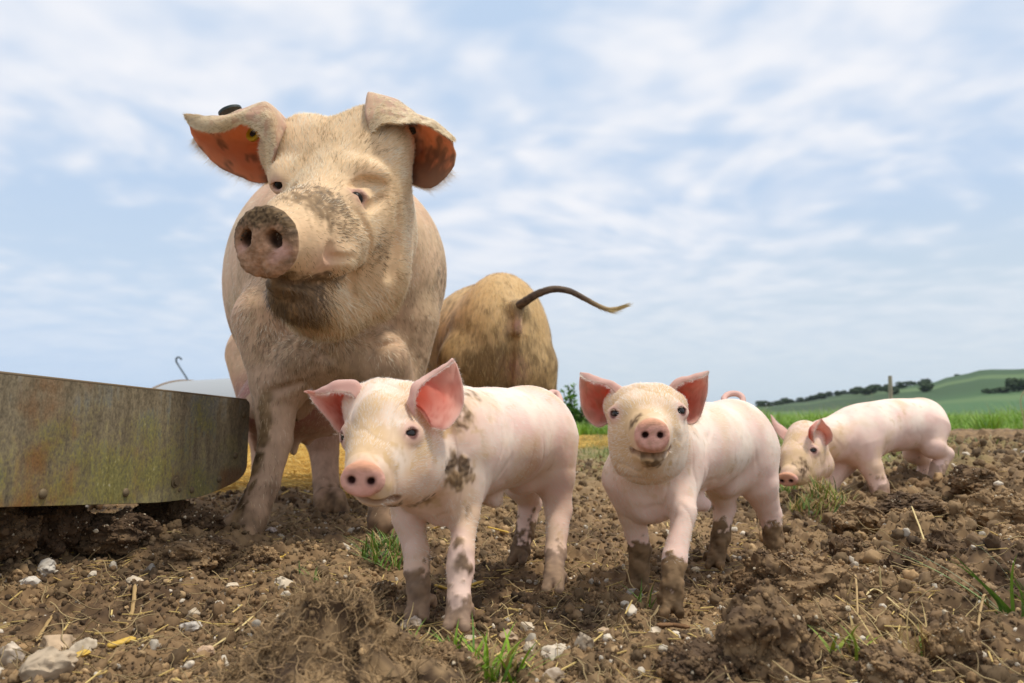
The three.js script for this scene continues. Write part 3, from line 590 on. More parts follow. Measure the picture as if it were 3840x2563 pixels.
      const radial = add(norm(sub(p, add(S, [0.02, 0.02, 0.05]))), [0, -0.35 * ss(0.72, 0.55, p[1]), -0.2]);
      const bodyFlow = p[1] < 0.4 ? [0, -1, -0.1] : norm([0.6 * (p[0] + 0.45), -0.75, -0.7]);
      const flow = norm(add(mul(radial, head), mul(bodyFlow, 1 - head)));
      const dirty = clamp(mudAt.reduce((a, [c, rr, s]) => Math.max(a, s * bump(p, c, rr * 1.3)), 0) * 1.2 + (p[1] < 0.2 ? 0.8 : 0));
      const tone = fbm(p[0] * 16, p[1] * 11, p[2] * 16 + 5, 3); let c = blonde(r); c = tone > 0 ? mix3(c, [0.96, 0.88, 0.70], clamp(2.2 * tone)) : mix3(c, [0.50, 0.33, 0.15], clamp(-2.0 * tone)); if (r() < 0.5 * ss(0.68, 0.42, p[1]) * ss(0.27, 0.40, p[1]) * (1 - head)) c = mix3([0.30, 0.20, 0.11], [0.52, 0.37, 0.21], r()); if (r() < dirty) c = mix3([0.11, 0.066, 0.03], [0.32, 0.21, 0.11], r());  // browner hairs on the chest: dirt with painted shading
      const under = head * ss(0.60, 0.50, p[1]);
      return { flow, mess: 0.7, lift: 0.14 + 0.18 * r() + 0.35 * under * r(), length: (0.011 + 0.010 * r()) * (1 + 0.3 * head + 0.9 * under) * mix(0.45, 1, ss(0.09, 0.22, dist(p, S))), width: 0.00055 + 0.0004 * r(), c };
    } });
  for (const [g, s, k] of [[earL, eL1, 0], [earR, eR1, 1]]) hairs(g, s, 15000, 31 + k, {
    density: () => 1,
    make: (p, n, r) => {
      const grid = g.userData.grid; let best = 0, bd = 1e9; // only the rim and the outside are hairy
      const edge = r() < 0.13, j = Math.floor(r() * (grid.nu + 1) * (edge ? 0.9 : 1)), i = edge ? (r() < 0.25 ? 0 : grid.nv) : Math.floor(r() * grid.nv * 0.56);
      const t = r(), k0 = j * (grid.nv + 1) + i, k1 = Math.min(j + 1, grid.nu) * (grid.nv + 1) + i, q = sub(add(mul(grid.P[k0], 1 - t), mul(grid.P[k1], t)), base); p[0] = q[0]; p[1] = q[1]; p[2] = q[2];
      const nn = grid.Nn[j * (grid.nv + 1) + i], c0 = grid.P[j * (grid.nv + 1) + Math.floor(grid.nv / 2)], away = norm(sub(add(q, base), c0));
      const m = edge ? norm(add(mul(away, 1), mul(nn, 0.3 * (r() - 0.5)))) : mul(nn, k ? -1 : 1);
      n[0] = m[0]; n[1] = m[1]; n[2] = m[2]; if (!edge) for (let q = 0; q < 3; q++) p[q] += m[q] * 0.0028;
      return { flow: [k ? 0.7 : -0.7, edge && i ? -0.5 : 0.2, -0.2], mess: 0.9, lift: edge ? 0.3 + 1.1 * r() : 0.08 + 0.12 * r(), length: edge ? (i ? 0.010 + 0.030 * r() * r() : 0.006 + 0.006 * r()) : 0.009 + 0.006 * r(), width: edge ? 0.0004 : 0.0007, c: blonde(r) };
    } });
}


// ---- the second sow, walking away behind the first
{
  const F = new Flesh(), base = [-0.10, 0, -3.6];
  F.oval([-0.135, 0.56, -3.45], [0.305, 0.345, 0.55], 0.06, [0.20, 0, 1]);
  F.oval([-0.045, 0.565, -3.02], [0.205, 0.318, 0.24], 0.08, [0.12, 0, 1]);
  F.oval([-0.24, 0.58, -4.1], [0.27, 0.30, 0.35], 0.10);
  F.limb([-0.26, 0.55, -4.3], [-0.28, 0.40, -4.75], 0.20, 0.13, 0.1);
  F.limb([-0.155, 0.50, -2.96], [-0.175, 0.30, -3.02], 0.148, 0.10, 0.04);
  F.limb([0.055, 0.48, -2.97], [0.085, 0.30, -3.02], 0.132, 0.095, 0.04);
  for (const x of [-0.18, 0.09]) F.chain([[[x, 0.30, -3.02], 0.085], [[x, 0.20, -2.97], 0.052], [[x, 0.10, -3.0], 0.042], [[x, 0.02, -3.02], 0.05]], 0.04);
  for (const x of [-0.40, -0.12]) F.chain([[[x, 0.45, -4.15], 0.12], [[x, 0.22, -4.12], 0.052], [[x, 0.10, -4.1], 0.042], [[x, 0.02, -4.1], 0.05]], 0.04);
  // the groove between the hams and the fold under the tail
  F.limb(F.onto([0.015, 0.58, -2.74]), F.onto([-0.045, 0.34, -2.80]), 0.016, 0.034, 0.025).cut();
  F.limb([0.0259, 0.6798, -2.79], [0.0223, 0.613, -2.765], 0.013, 0.016, 0.03);
  F.limb([0.0174, 0.663, -2.765], [0.0255, 0.6024, -2.745], 0.004, 0.004, 0.008).cut();
  F.limb([0.0296, 0.7078, -2.82], [0.0193, 0.7117, -2.8], 0.030, 0.026, 0.04);
  const patch = [0.0971, 0.6447, -2.82], fold = [0.024, 0.6374, -2.76], pink = [0.0092, 0.466, -2.8];
  const look = (p, n) => {
    const f1 = fbm(p[0] * 6, p[1] * 6, p[2] * 6 + 4, 3), f2 = N3(p[0] * 38, p[1] * 18, p[2] * 38), f3 = N3(p[0] * 90, p[1] * 40, p[2] * 90);
    let c = mix3([0.60, 0.40, 0.19], [0.66, 0.46, 0.24], clamp(0.5 + 1.5 * f1));
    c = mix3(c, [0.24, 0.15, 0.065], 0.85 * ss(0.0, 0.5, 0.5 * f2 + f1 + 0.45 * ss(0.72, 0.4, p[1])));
    c = mix3(c, [0.50, 0.26, 0.19], 0.7 * Math.max(bump(p, fold, 0.07), bump(p, pink, 0.09)));
    c = mix3(c, [0.13, 0.10, 0.07], clamp(1.2 * bump(p, patch, 0.06) * (0.6 + f2) + 0.9 * bump(p, [0.0294, 0.7083, -2.8], 0.075)));
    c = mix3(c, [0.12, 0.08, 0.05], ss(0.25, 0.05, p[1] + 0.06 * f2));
    return { c: c.map((x) => Math.max(0.01, x * (1 + 0.12 * f3))), d: 0.002 * f1 + 0.0008 * f2 };
  };
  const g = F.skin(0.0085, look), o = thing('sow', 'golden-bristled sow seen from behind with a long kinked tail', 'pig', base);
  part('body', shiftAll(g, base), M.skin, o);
  const blonde = (r) => { const k = r(); return k < 0.2 ? [0.28, 0.18, 0.08] : mix3([0.70, 0.47, 0.17], [0.86, 0.65, 0.32], r()); };
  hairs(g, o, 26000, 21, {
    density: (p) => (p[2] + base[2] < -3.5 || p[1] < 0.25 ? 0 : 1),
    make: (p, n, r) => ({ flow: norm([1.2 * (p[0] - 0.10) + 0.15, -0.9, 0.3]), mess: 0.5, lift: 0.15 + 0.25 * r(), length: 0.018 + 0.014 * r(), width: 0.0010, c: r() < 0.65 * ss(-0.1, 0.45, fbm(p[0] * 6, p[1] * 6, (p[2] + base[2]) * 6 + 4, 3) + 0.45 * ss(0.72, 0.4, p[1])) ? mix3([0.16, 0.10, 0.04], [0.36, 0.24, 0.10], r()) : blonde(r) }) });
  // tail: out to the right, then a drooping tip with a tuft
  const line = [[-0.0043, 0.7053, -2.9], [0.0161, 0.7095, -2.82], [0.0502, 0.7228, -2.74], [0.0983, 0.7462, -2.7], [0.154, 0.7592, -2.68], [0.2104, 0.7526, -2.68], [0.2676, 0.7265, -2.69], [0.317, 0.7019, -2.7], [0.3573, 0.6871, -2.7], [0.3979, 0.6904, -2.7]].map((p) => new THREE.Vector3(...sub(p, base)));
  const curve = new THREE.CatmullRomCurve3(line), tg = new THREE.TubeGeometry(curve, 80, 1, 12), tp = tg.attributes.position, tc = [];
  for (let i = 0; i <= 80; i++) for (let j = 0; j <= 12; j++) {
    const k = i * 13 + j, c = curve.getPointAt(i / 80), q = [tp.getX(k) - c.x, tp.getY(k) - c.y, tp.getZ(k) - c.z], rad = mix(0.028, 0.0075, Math.pow(i / 80, 0.5)) * (1 + 0.12 * N3(i * 0.5, j, 2));
    tp.setXYZ(k, c.x + q[0] * rad, c.y + q[1] * rad, c.z + q[2] * rad);
    tc.push(...mix3(mix3([0.075, 0.052, 0.040], [0.20, 0.14, 0.09], clamp(0.3 + N3(i * 0.35, j * 0.7, 5))), [0.35, 0.25, 0.13], ss(55, 75, i)));
  }
  tg.setAttribute('color', new THREE.BufferAttribute(new Float32Array(tc), 3)); tg.computeVertexNormals();
  const tail = part('tail', tg, M.skin, o), r = rng(5), tuft = [];
  for (let i = 0; i < 900; i++) {
    const t = i < 700 ? 0.80 + 0.2 * r() : r(), c = curve.getPointAt(t), d = curve.getTangentAt(t), wild = i < 700 ? 0.35 : 0.9;
    const dir = norm([d.x + wild * (r() - 0.5), d.y + wild * (r() - 0.5) + (t > 0.9 ? 0.12 : 0), d.z + wild * (r() - 0.5)]), side = norm(cross(dir, [0.1, 0.2, 1])), L = i < 700 ? 0.03 + 0.035 * r() : 0.012;
    tuft.push({ m: basis(mul(side, 0.0016), mul(dir, L), mul(cross(side, dir), L), [c.x, c.y, c.z]), c: mix3([0.45, 0.32, 0.12], [0.75, 0.58, 0.26], r()) });
  }
  copies('hair', HAIR, M.hair, tuft, tail);
}


// ---- piglets
const PINK = [0.88, 0.735, 0.625];
function makePiglet(o, F, cfg) {
  const { S, sn, up, rx, ry, eyes, base, mud = [], feet, mudLine = 0.05, tint = 0, seed } = cfg, fr = Flesh.frame(sn, up);
  const onPlate = (x, y, z) => add(add(add(S, mul(fr.x, x * rx)), mul(fr.y, y * ry)), mul(fr.z, z));
  const u = (rx + ry) / 2;
  F.disc(S, sn, up, rx, ry, u * 0.34, u * 0.26, 0.008);
  F.oval(onPlate(0, 0.55, u * 0.12), [rx * 0.75, ry * 0.42, u * 0.2], 0.006, sn, up);
  const nos = [onPlate(0.43, 0.02, u * 0.42), onPlate(-0.43, 0.02, u * 0.42)];
  nos.forEach((n, i) => F.oval(n, [rx * 0.17, ry * 0.20, u * 0.5], 0.003, sn, norm(add(up, mul(fr.x, i ? 0.5 : -0.5)))).cut());
  let mouthAt; if (cfg.mouth) { const m = new THREE.CatmullRomCurve3(cfg.mouth.map((p) => new THREE.Vector3(...F.onto(p)))).getPoints(24).map((v) => F.onto([v.x, v.y, v.z])); mouthAt = m; for (let i = 1; i < m.length; i++) F.limb(m[i - 1], m[i], 0.0018, 0.0018, 0.006).cut(); }
  const er = cfg.eyeSize ?? 0.0075, E = eyes.map((e) => F.onto(e)), EN = E.map((e) => norm(add(F.slope(e, undefined, 0.004), mul(sn, cfg.eyeFront ?? 0.3))));
  E.forEach((e, i) => F.oval(add(e, mul(EN[i], -er * 0.35)), [er * 2.2, er * 1.6, er * 0.8], 0.010, EN[i]));
  const E2 = E.map((e, i) => add(e, mul(EN[i], er * 0.2)));
  E2.forEach((e, i) => F.oval(add(e, mul(EN[i], er * 0.55)), [er * 1.3, er * 0.54, er * 1.2], 0.0022, EN[i], norm([cfg.slant ? (i ? -cfg.slant : cfg.slant) : 0, 1, 0])).cut());
  const look = (p, n) => {
    const f1 = fbm(p[0] * 16, p[1] * 16, p[2] * 16 + seed, 3), f2 = N3(p[0] * 60, p[1] * 60, p[2] * 60 + seed), f3 = N3(p[0] * 150, p[1] * 150, p[2] * 150);
    let c = mix3(PINK, [0.80, 0.56, 0.49], clamp(0.4 + f1 * 1.5));
    let d = 0.0008 * f1 + 0.0003 * f2;
    c = mix3(c, [0.82, 0.56, 0.465], 0.7 * ss(0.23, 0.12, p[1] - (cfg.rise ?? 0)));
    const hd = ss(0.19, 0.07, dist(p, cfg.headCentre));
    c = mix3(c, [0.66, 0.46, 0.27], clamp(0.6 * ss(0.0, 0.4, fbm(p[0] * 9 + 3, p[1] * 9, p[2] * 9 + seed, 3) + 0.18 * hd) + tint * ss(0.19, 0.05, dist(p, S)) * (0.7 + 1.2 * f1) + 0.38 * hd * ss(-0.3, 0.4, f1) + 0.45 * ss(0.25, 0.6, f2 + 0.3 * f3) * (0.35 + hd)));
    const red = fbm(p[0] * 8 + 9, p[1] * 8, p[2] * 8 + seed * 3, 4, 0.6); c = mix3(c, [0.80, 0.53, 0.42], 0.5 * ss(0.0, 0.4, red - 0.25 * n[1] + 0.1 * f1)); c = mix3(c, [0.55, 0.37, 0.19], 0.5 * ss(0.42, 0.75, fbm(p[0] * 26, p[1] * 13, p[2] * 26 + seed, 4) + 0.25 + 0.15 * hd + 0.2 * f3));
    d -= 0.0016 * ss(0.09, 0.0, Math.abs(fbm(p[0] * 15 + 2, p[1] * 6, p[2] * 15 + seed, 2))) * ss(0.3, 0.1, dist(p, add(cfg.headCentre, [0, -0.06, -0.1]))) * 0.8;
    d -= 0.0012 * ss(0.10, 0.0, Math.abs(fbm(p[0] * 11, p[1] * 5, p[2] * 11 + seed, 2))) * ss(0.2, -0.5, n[1]);
    const q = sub(p, S), px = dot(q, fr.x) / rx, py = dot(q, fr.y) / ry, pz = dot(q, sn), rad = Math.hypot(px, py);
    if (pz > -0.02 && rad < 1.3) {
      const w = ss(-0.014, -0.003, pz); let s = mix3([0.66, 0.33, 0.26], [0.72, 0.40, 0.32], clamp(0.5 + f2));
      s = mix3(s, [0.62, 0.30, 0.16], 0.7 * ss(0.35, 0.9, py)); s = mix3(s, [0.35, 0.20, 0.12], cfg.noseDirt * clamp(0.2 + 1.3 * N3(px * 3, py * 3, seed) + 0.2 * f3));
      c = mix3(c, s, w);
      if (rad < 1) d += w * 0.0003 * N3(px * 9, py * 9, seed);
    }
    nos.forEach((e) => { c = mix3(c, [0.06, 0.02, 0.016], ss(0.5, 0.22, dist(p, add(e, mul(sn, -u * 0.36))) / u)); });
    E2.forEach((e) => { const l = bump(p, e, er * 3.2); c = mix3(c, [0.66, 0.40, 0.36], clamp(l * 1.3) * 0.7); c = mix3(c, [0.16, 0.07, 0.06], ss(er * 1.35, er * 0.9, dist(p, e))); d -= 0.0007 * l * Math.abs(N3(p[0] * 90, p[1] * 300, p[2] * 90)); });
    if (mouthAt) for (const m of mouthAt) c = mix3(c, [0.22, 0.12, 0.08], 0.8 * ss(0.007, 0.003, dist(p, m)));  // mouth crease darkened in colour, standing for shade
    let w = 0; for (const [a, r, s] of mud) w = Math.max(w, s * bump(p, a, r * 1.3));
    const grain = 0.5 + 0.8 * N3(p[0] * 75, p[1] * 40, p[2] * 75) + 0.5 * N3(p[0] * 170, p[1] * 90, p[2] * 170);
    w = ss(0.28, 0.7, w * (0.5 + 0.85 * grain)) * 0.9;
    for (const [fx, fy, fz, h, s] of feet) {
      const r2 = (p[0] - fx) ** 2 + (p[2] - fz) ** 2;
      if (r2 < 0.0064 && p[1] < fy + 0.22) w = Math.max(w, Math.min(1, s) * ss(0.40, 0.58, 0.5 + (h - (p[1] - fy)) / 0.075 + 0.75 * f1 + 0.40 * f2 + 0.22 * f3));
    }
    const mudC = mix3([0.078, 0.046, 0.021], [0.25, 0.160, 0.085], clamp(0.5 + f2 * 0.8 + 0.4 * f3 + f1));
    c = mix3(c, mudC, clamp(w)); d += w * 0.0020 * (0.4 + f2 + 0.9 * f3);
    return { c: c.map((x) => Math.max(0.01, x)), d, w };
  };
  const body = F.skin(cfg.cell ?? 0.0030, look, [[cfg.headCentre, cfg.cell ? 0.14 : 0.13], [S, u * 2]]);
  part('body', shiftAll(body, base), M.skin, o);
  E2.forEach((e, i) => { const g = new THREE.SphereGeometry(er * 1.2, 24, 18); g.translate(...sub(sub(e, mul(EN[i], er * 0.98)), base)); part('eye', g, M.eye, o); });
  cake(body, [0, 0, 0], o, 900, 0.0013, 20 + seed);
  { // pale lashes over the eyes
    const r = rng(600 + seed), lash = [];
    E2.forEach((e, i) => { const n = EN[i], x = norm(cross([0, 1, 0], n)), y = cross(n, x); for (let k = 0; k < 34; k++) { const a = -1.25 + 2.5 * r(), q = add(add(e, mul(x, er * 1.35 * Math.sin(a))), add(mul(y, er * 0.62 * Math.cos(a)), mul(n, er * 0.30))), d = norm(add(add(mul(x, 0.7 * Math.sin(a)), mul(y, 0.15 + 0.3 * r() - 0.25)), mul(n, 0.8))), sd = norm(cross(d, y)); lash.push({ m: basis(mul(sd, 0.0005), mul(d, er * (0.7 + 0.5 * r())), mul(cross(sd, d), er), sub(q, base)), c: [0.92, 0.84, 0.74] }); } });
    copies('eyelashes', HAIR, M.hair, lash, o);
  }
  const white = (r) => mix3([0.88, 0.79, 0.68], [0.97, 0.93, 0.88], r());
  const C0 = cfg.headCentre;
  hairs(body, o, cfg.hairs ?? 42000, 50 + seed, {
    density: (p0) => { const p = add(p0, base); return dist(p, S) < u * 1.9 ? 0 : p[1] < (cfg.rise ?? 0) + 0.02 ? 0 : 1 + 1.2 * ss(0.13, 0.08, dist(p, C0)); },
    make: (p0, n, r) => {
      const p = add(p0, base); for (const e of E2) if (dist(p, e) < er * 2.0) return null;
      for (const [fx, fy, fz, h, s] of feet) if ((p[0] - fx) ** 2 + (p[2] - fz) ** 2 < 0.0064 && p[1] - fy < h + 0.01) return null;
      for (const [a, rr, s] of mud) if (s > 0.6 && dist(p, a) < rr) return null;
      const h = ss(0.13, 0.09, dist(p, C0)), back = cfg.backward;
      const flow = h > 0.5 ? norm(sub(p, S)) : norm(add(mul(back, 1), [0, -0.5, 0]));
      return { flow, mess: 0.6, lift: 0.14 + 0.22 * r(), length: 0.0055 + 0.006 * r(), width: 0.00038, c: white(r) };
    } });
  const rim = (grid, e) => 0;
  for (const { rows, flip } of cfg.ears) {
    const g = earShell(rows, 0.0055, (p, a, b, s) => {
      const f = fbm(p[0] * 40, p[1] * 40, p[2] * 40, 3), e = Math.min(b, 1 - b, 1 - a), v = Math.abs(N3(a * 2.2 + 3, b * 9 + 2 * a, seed));
      if (s === flip) {
        let c = mix3([0.78, 0.38, 0.30], [0.84, 0.52, 0.42], clamp(0.5 + f * 1.2 + 0.8 * (a - 0.5)));
        c = mix3(c, [0.55, 0.14, 0.10], 0.6 * ss(0.16, 0.0, v) * (1 - a)); c = mix3(c, [0.62, 0.09, 0.04], 0.95 * ss(0.80, 0.15, a + 0.15 * f) * ss(0.10, 0.30, b) * ss(1.0, 0.5, b));  // veins; root painted redder, standing for light through the ear
        c = mix3(c, [0.30, 0.20, 0.13], (cfg.earDirt ?? 0) * ss(0.1, 0.4, f + 0.25 * (1 - a)));
        return { c: mix3(c, [0.82, 0.60, 0.52], ss(0.05, 0.0, e) * 0.6), d: -0.0006 * ss(0.12, 0.0, v) };
      }
      return { c: mix3([0.82, 0.58, 0.50], [0.80, 0.52, 0.44], clamp(0.5 + f)), d: 0 };
    }, 26, 26);
    const m = part('ear', shiftAll(g, base), M.ear, o);
    hairs(g, m, 1100, 70 + seed, { density: () => 1, make: (p, n, r) => {
      const grid = g.userData.grid, j = Math.floor(r() * grid.nu), i = r() < 0.5 ? 0 : grid.nv, t = r(), k0 = j * (grid.nv + 1) + i, k1 = k0 + grid.nv + 1, q = sub(add(mul(grid.P[k0], 1 - t), mul(grid.P[k1], t)), base);
      const c0 = sub(grid.P[j * (grid.nv + 1) + (grid.nv >> 1)], base), away = norm(sub(q, c0)); p[0] = q[0]; p[1] = q[1]; p[2] = q[2]; n[0] = away[0]; n[1] = away[1]; n[2] = away[2];
      return { flow: sub(p, sub(C0, base)), mess: 0.6, lift: 0.4 + 0.6 * r(), length: 0.003 + 0.004 * r(), width: 0.00025, c: white(r) };
    } });
  }
  if (cfg.tail) { const g = new THREE.TubeGeometry(new THREE.CatmullRomCurve3(cfg.tail.map((p) => new THREE.Vector3(...sub(p, base)))), 40, cfg.tailR ?? 0.0055, 8); part('tail', paint(g, () => [0.66, 0.42, 0.36]), M.skin, o); }
  return o;
}
// a cloven foot: two toes in front, two dewclaws behind
function toes(F, ankle, foot, fwd, r) {
  const side = norm(cross([0, 1, 0], fwd)), low = add(foot, [0, 0.004, 0]);
  for (const s of [-1, 1]) {
    F.limb(add(ankle, mul(side, s * r * 0.4)), add(add(low, mul(side, s * r * 0.70)), mul(fwd, r * 0.70)), r * 0.70, r * 0.50, 0.0035);
    F.limb(add(add(foot, mul(side, s * r * 0.9)), add(mul(fwd, -r * 0.9), [0, r * 1.5, 0])), add(add(foot, mul(side, s * r * 1.05)), add(mul(fwd, -r * 1.25), [0, r * 0.8, 0])), r * 0.38, r * 0.25, 0.004);
  }
}
{
  const F = new Flesh(), base = [-0.03, 0, -1.2];
  F.limb([-0.092, 0.262, -1.095], [0.028, 0.268, -1.325], 0.070, 0.0715, 0.05);
  F.oval([-0.095, 0.246, -1.09], [0.066, 0.084, 0.085], 0.05, [-0.43, 0, 0.9]);
  F.oval([-0.03, 0.254, -1.21], [0.072, 0.072, 0.13], 0.05, [-0.43, 0, 0.9]);
  F.oval([0.030, 0.268, -1.335], [0.067, 0.070, 0.080], 0.05, [-0.43, 0, 0.9]);
  F.limb([-0.1565, 0.2692, -1.05], [-0.10, 0.258, -1.10], 0.054, 0.074, 0.022);
  F.limb([-0.1314, 0.1964, -1.045], [-0.1022, 0.1919, -1.06], 0.036, 0.050, 0.03);
  // legs
  F.chain([[[-0.0799, 0.2152, -1.075], 0.042], [[-0.0696, 0.1597, -1.05], 0.0225], [[-0.0697, 0.1142, -1.02], 0.0175], [[-0.0704, 0.095, -1.015], 0.0185], [[-0.0708, 0.0586, -1], 0.0145], [[-0.0708, 0.0347, -0.995], 0.0150]], 0.02);
  F.chain([[[-0.1481, 0.2037, -1.1], 0.044], [[-0.1512, 0.1474, -1.095], 0.0235], [[-0.1397, 0.1015, -1.09], 0.0175], [[-0.1373, 0.0802, -1.088], 0.0185], [[-0.134, 0.0514, -1.08], 0.0150], [[-0.1324, 0.0254, -1.075], 0.0150]], 0.02);
  F.chain([[[0.0598, 0.237, -1.345], 0.050], [[0.0745, 0.1874, -1.33], 0.036], [[0.0825, 0.1305, -1.325], 0.023], [[0.074, 0.0632, -1.28], 0.0168], [[0.0699, 0.0299, -1.25], 0.0165]], 0.05);
  F.chain([[[0.0251, 0.2262, -1.4], 0.055], [[0.0169, 0.1729, -1.405], 0.035], [[0.035, 0.1324, -1.44], 0.022], [[0.0237, 0.0729, -1.425], 0.0165], [[0.0143, 0.0392, -1.41], 0.0165]], 0.025);
  toes(F, [-0.0709, 0.0403, -0.995], [-0.0704, 0.0222, -0.99], norm([-0.1, 0, 1]), 0.0148);
  toes(F, [-0.1325, 0.0314, -1.075], [-0.131, 0.0141, -1.07], norm([-0.2, 0, 1]), 0.0150);
  toes(F, [0.0699, 0.0334, -1.25], [0.0685, 0.0104, -1.24], norm([-0.2, 0, 1]), 0.0150);
  toes(F, [0.0152, 0.0456, -1.41], [0.0118, 0.0251, -1.4], norm([-0.25, 0, 1]), 0.0150);
  // flank fold and sheath
  F.limb([0.0155, 0.1833, -1.29], [0.0547, 0.2189, -1.32], 0.022, 0.03, 0.03);
  F.limb([-0.0394, 0.1718, -1.19], [-0.0252, 0.1626, -1.18], 0.018, 0.012, 0.02);
  F.limb([-0.1113, 0.1743, -1.005], [-0.1037, 0.1433, -1.02], 0.010, 0.016, 0.03).cut();
  // head
  F.oval([-0.1649, 0.2793, -1.01], [0.058, 0.058, 0.062], 0.02);
  F.limb([-0.1825, 0.3089, -1.005], [-0.1463, 0.3108, -1.01], 0.034, 0.030, 0.03);
  F.limb([-0.1675, 0.2604, -0.965], [-0.1747, 0.2294, -0.895], 0.049, 0.0275, 0.03);
  F.limb([-0.1501, 0.2223, -0.985], [-0.1678, 0.2061, -0.905], 0.046, 0.0185, 0.025);
  F.oval([-0.1285, 0.2389, -0.995], [0.036, 0.046, 0.042], 0.025);
  F.oval([-0.172, 0.2916, -0.955], [0.022, 0.03, 0.02], 0.03);
  F.limb([-0.2089, 0.3148, -1], [-0.1863, 0.3118, -1], 0.020, 0.03, 0.02); F.limb([-0.1258, 0.297, -1.03], [-0.1415, 0.297, -1.02], 0.018, 0.026, 0.02);
  const S = [-0.174, 0.2237, -0.866], o = thing('piglet', 'pink-white piglet at centre with mud on its neck, head turned left, orange-topped snout', 'piglet', base);
  makePiglet(o, F, {
    S, sn: norm([-0.03, -0.10, 0.99]), up: norm([0.05, 0.99, 0.1]), rx: 0.0262, ry: 0.0200, base, seed: 1, headCentre: [-0.162, 0.2707, -1], backward: norm([0.43, 0, -0.9]),
    eyes: [[-0.1352, 0.2734, -0.945], [-0.2144, 0.27, -0.965]], eyeSize: 0.0078, noseDirt: 0.35, tint: 0.75,
    mouth: [[-0.1978, 0.2067, -0.89], [-0.1758, 0.199, -0.885], [-0.1578, 0.1994, -0.9], [-0.1468, 0.1998, -0.93]],
    mud: [[[-0.0896, 0.2314, -1.02], 0.032, 1.3], [[-0.0776, 0.2196, -1.02], 0.032, 1.2], [[-0.0969, 0.2698, -1.03], 0.014, 1.2], [[-0.0675, 0.3158, -1.07], 0.030, 0.9], [[-0.0518, 0.3098, -1.1], 0.020, 1.1], [[-0.0758, 0.2909, -1.03], 0.035, 0.75], [[-0.0586, 0.2754, -1.05], 0.03, 0.6], [[-0.1586, 0.2537, -0.93], 0.030, 0.75], [[-0.1528, 0.2348, -0.93], 0.025, 0.7], [[-0.1505, 0.2618, -0.93], 0.008, 1.2], [[-0.1608, 0.2267, -0.93], 0.03, 0.55], [[-0.1581, 0.1894, -0.95], 0.03, 0.9], [[-0.1225, 0.1778, -1], 0.035, 0.75], [[-0.0655, 0.2107, -1.02], 0.012, 0.9], [[-0.0754, 0.1321, -1], 0.022, 0.8], [[-0.0618, 0.1037, -1], 0.025, 0.85], [[-0.0599, 0.1624, -1.03], 0.02, 0.6], [[-0.112, 0.1824, -1.01], 0.02, 0.6], [[0.0552, 0.1324, -1.44], 0.01, 0]],
    feet: [[-0.074, 0, -1.0, 0.068, 0.8], [-0.136, 0, -1.08, 0.080, 0.85], [0.076, 0.0, -1.26, 0.085, 0.7], [0.02, 0.0, -1.42, 0.095, 0.95]],
    ears: [
      { flip: -1, rows: [[[-0.2036, 0.3104, -0.975], [-0.1967, 0.3262, -0.985], [-0.2148, 0.297, -1.03], [-0.2126, 0.2619, -1]], [[-0.2122, 0.3268, -0.965], [-0.2101, 0.3416, -0.975], [-0.2316, 0.3122, -1.03], [-0.2294, 0.2744, -0.99]], [[-0.2306, 0.3291, -0.965], [-0.2332, 0.341, -0.975], [-0.2458, 0.3178, -1.005], [-0.2461, 0.2919, -0.985]], [[-0.2531, 0.3265, -0.975], [-0.2558, 0.333, -0.98], [-0.2605, 0.3216, -0.988], [-0.2592, 0.3081, -0.98]], [[-0.2745, 0.3297, -0.985], [-0.2781, 0.3315, -0.985], [-0.2777, 0.3292, -0.986], [-0.275, 0.3268, -0.985]]] },
      { flip: 1, rows: [[[-0.1255, 0.2961, -0.945], [-0.1331, 0.3129, -0.95], [-0.1153, 0.3028, -0.952], [-0.1041, 0.2821, -0.955]], [[-0.1224, 0.328, -0.948], [-0.1271, 0.3361, -0.953], [-0.1061, 0.3143, -0.97], [-0.0874, 0.2803, -0.958]], [[-0.1095, 0.3466, -0.972], [-0.1137, 0.3504, -0.978], [-0.0905, 0.3266, -1], [-0.0687, 0.3029, -0.98]], [[-0.0923, 0.3595, -0.984], [-0.0942, 0.362, -0.986], [-0.08, 0.3462, -1], [-0.0649, 0.331, -0.99]], [[-0.0798, 0.372, -0.995], [-0.0804, 0.3738, -0.995], [-0.0778, 0.3712, -1], [-0.0741, 0.364, -1]]] }],
    tail: [[0.082, 0.3042, -1.42], [0.095, 0.3214, -1.45], [0.0894, 0.3409, -1.47], [0.0776, 0.3414, -1.46], [0.0713, 0.3298, -1.44]], tailR: 0.0065,
  });
  FEET.push([-0.075, -1.0, 0.002, 0.05], [-0.136, -1.08, 0.002, 0.05], [0.07, -1.25, 0.001, 0.05], [0.012, -1.41, 0.012, 0.05]);
}

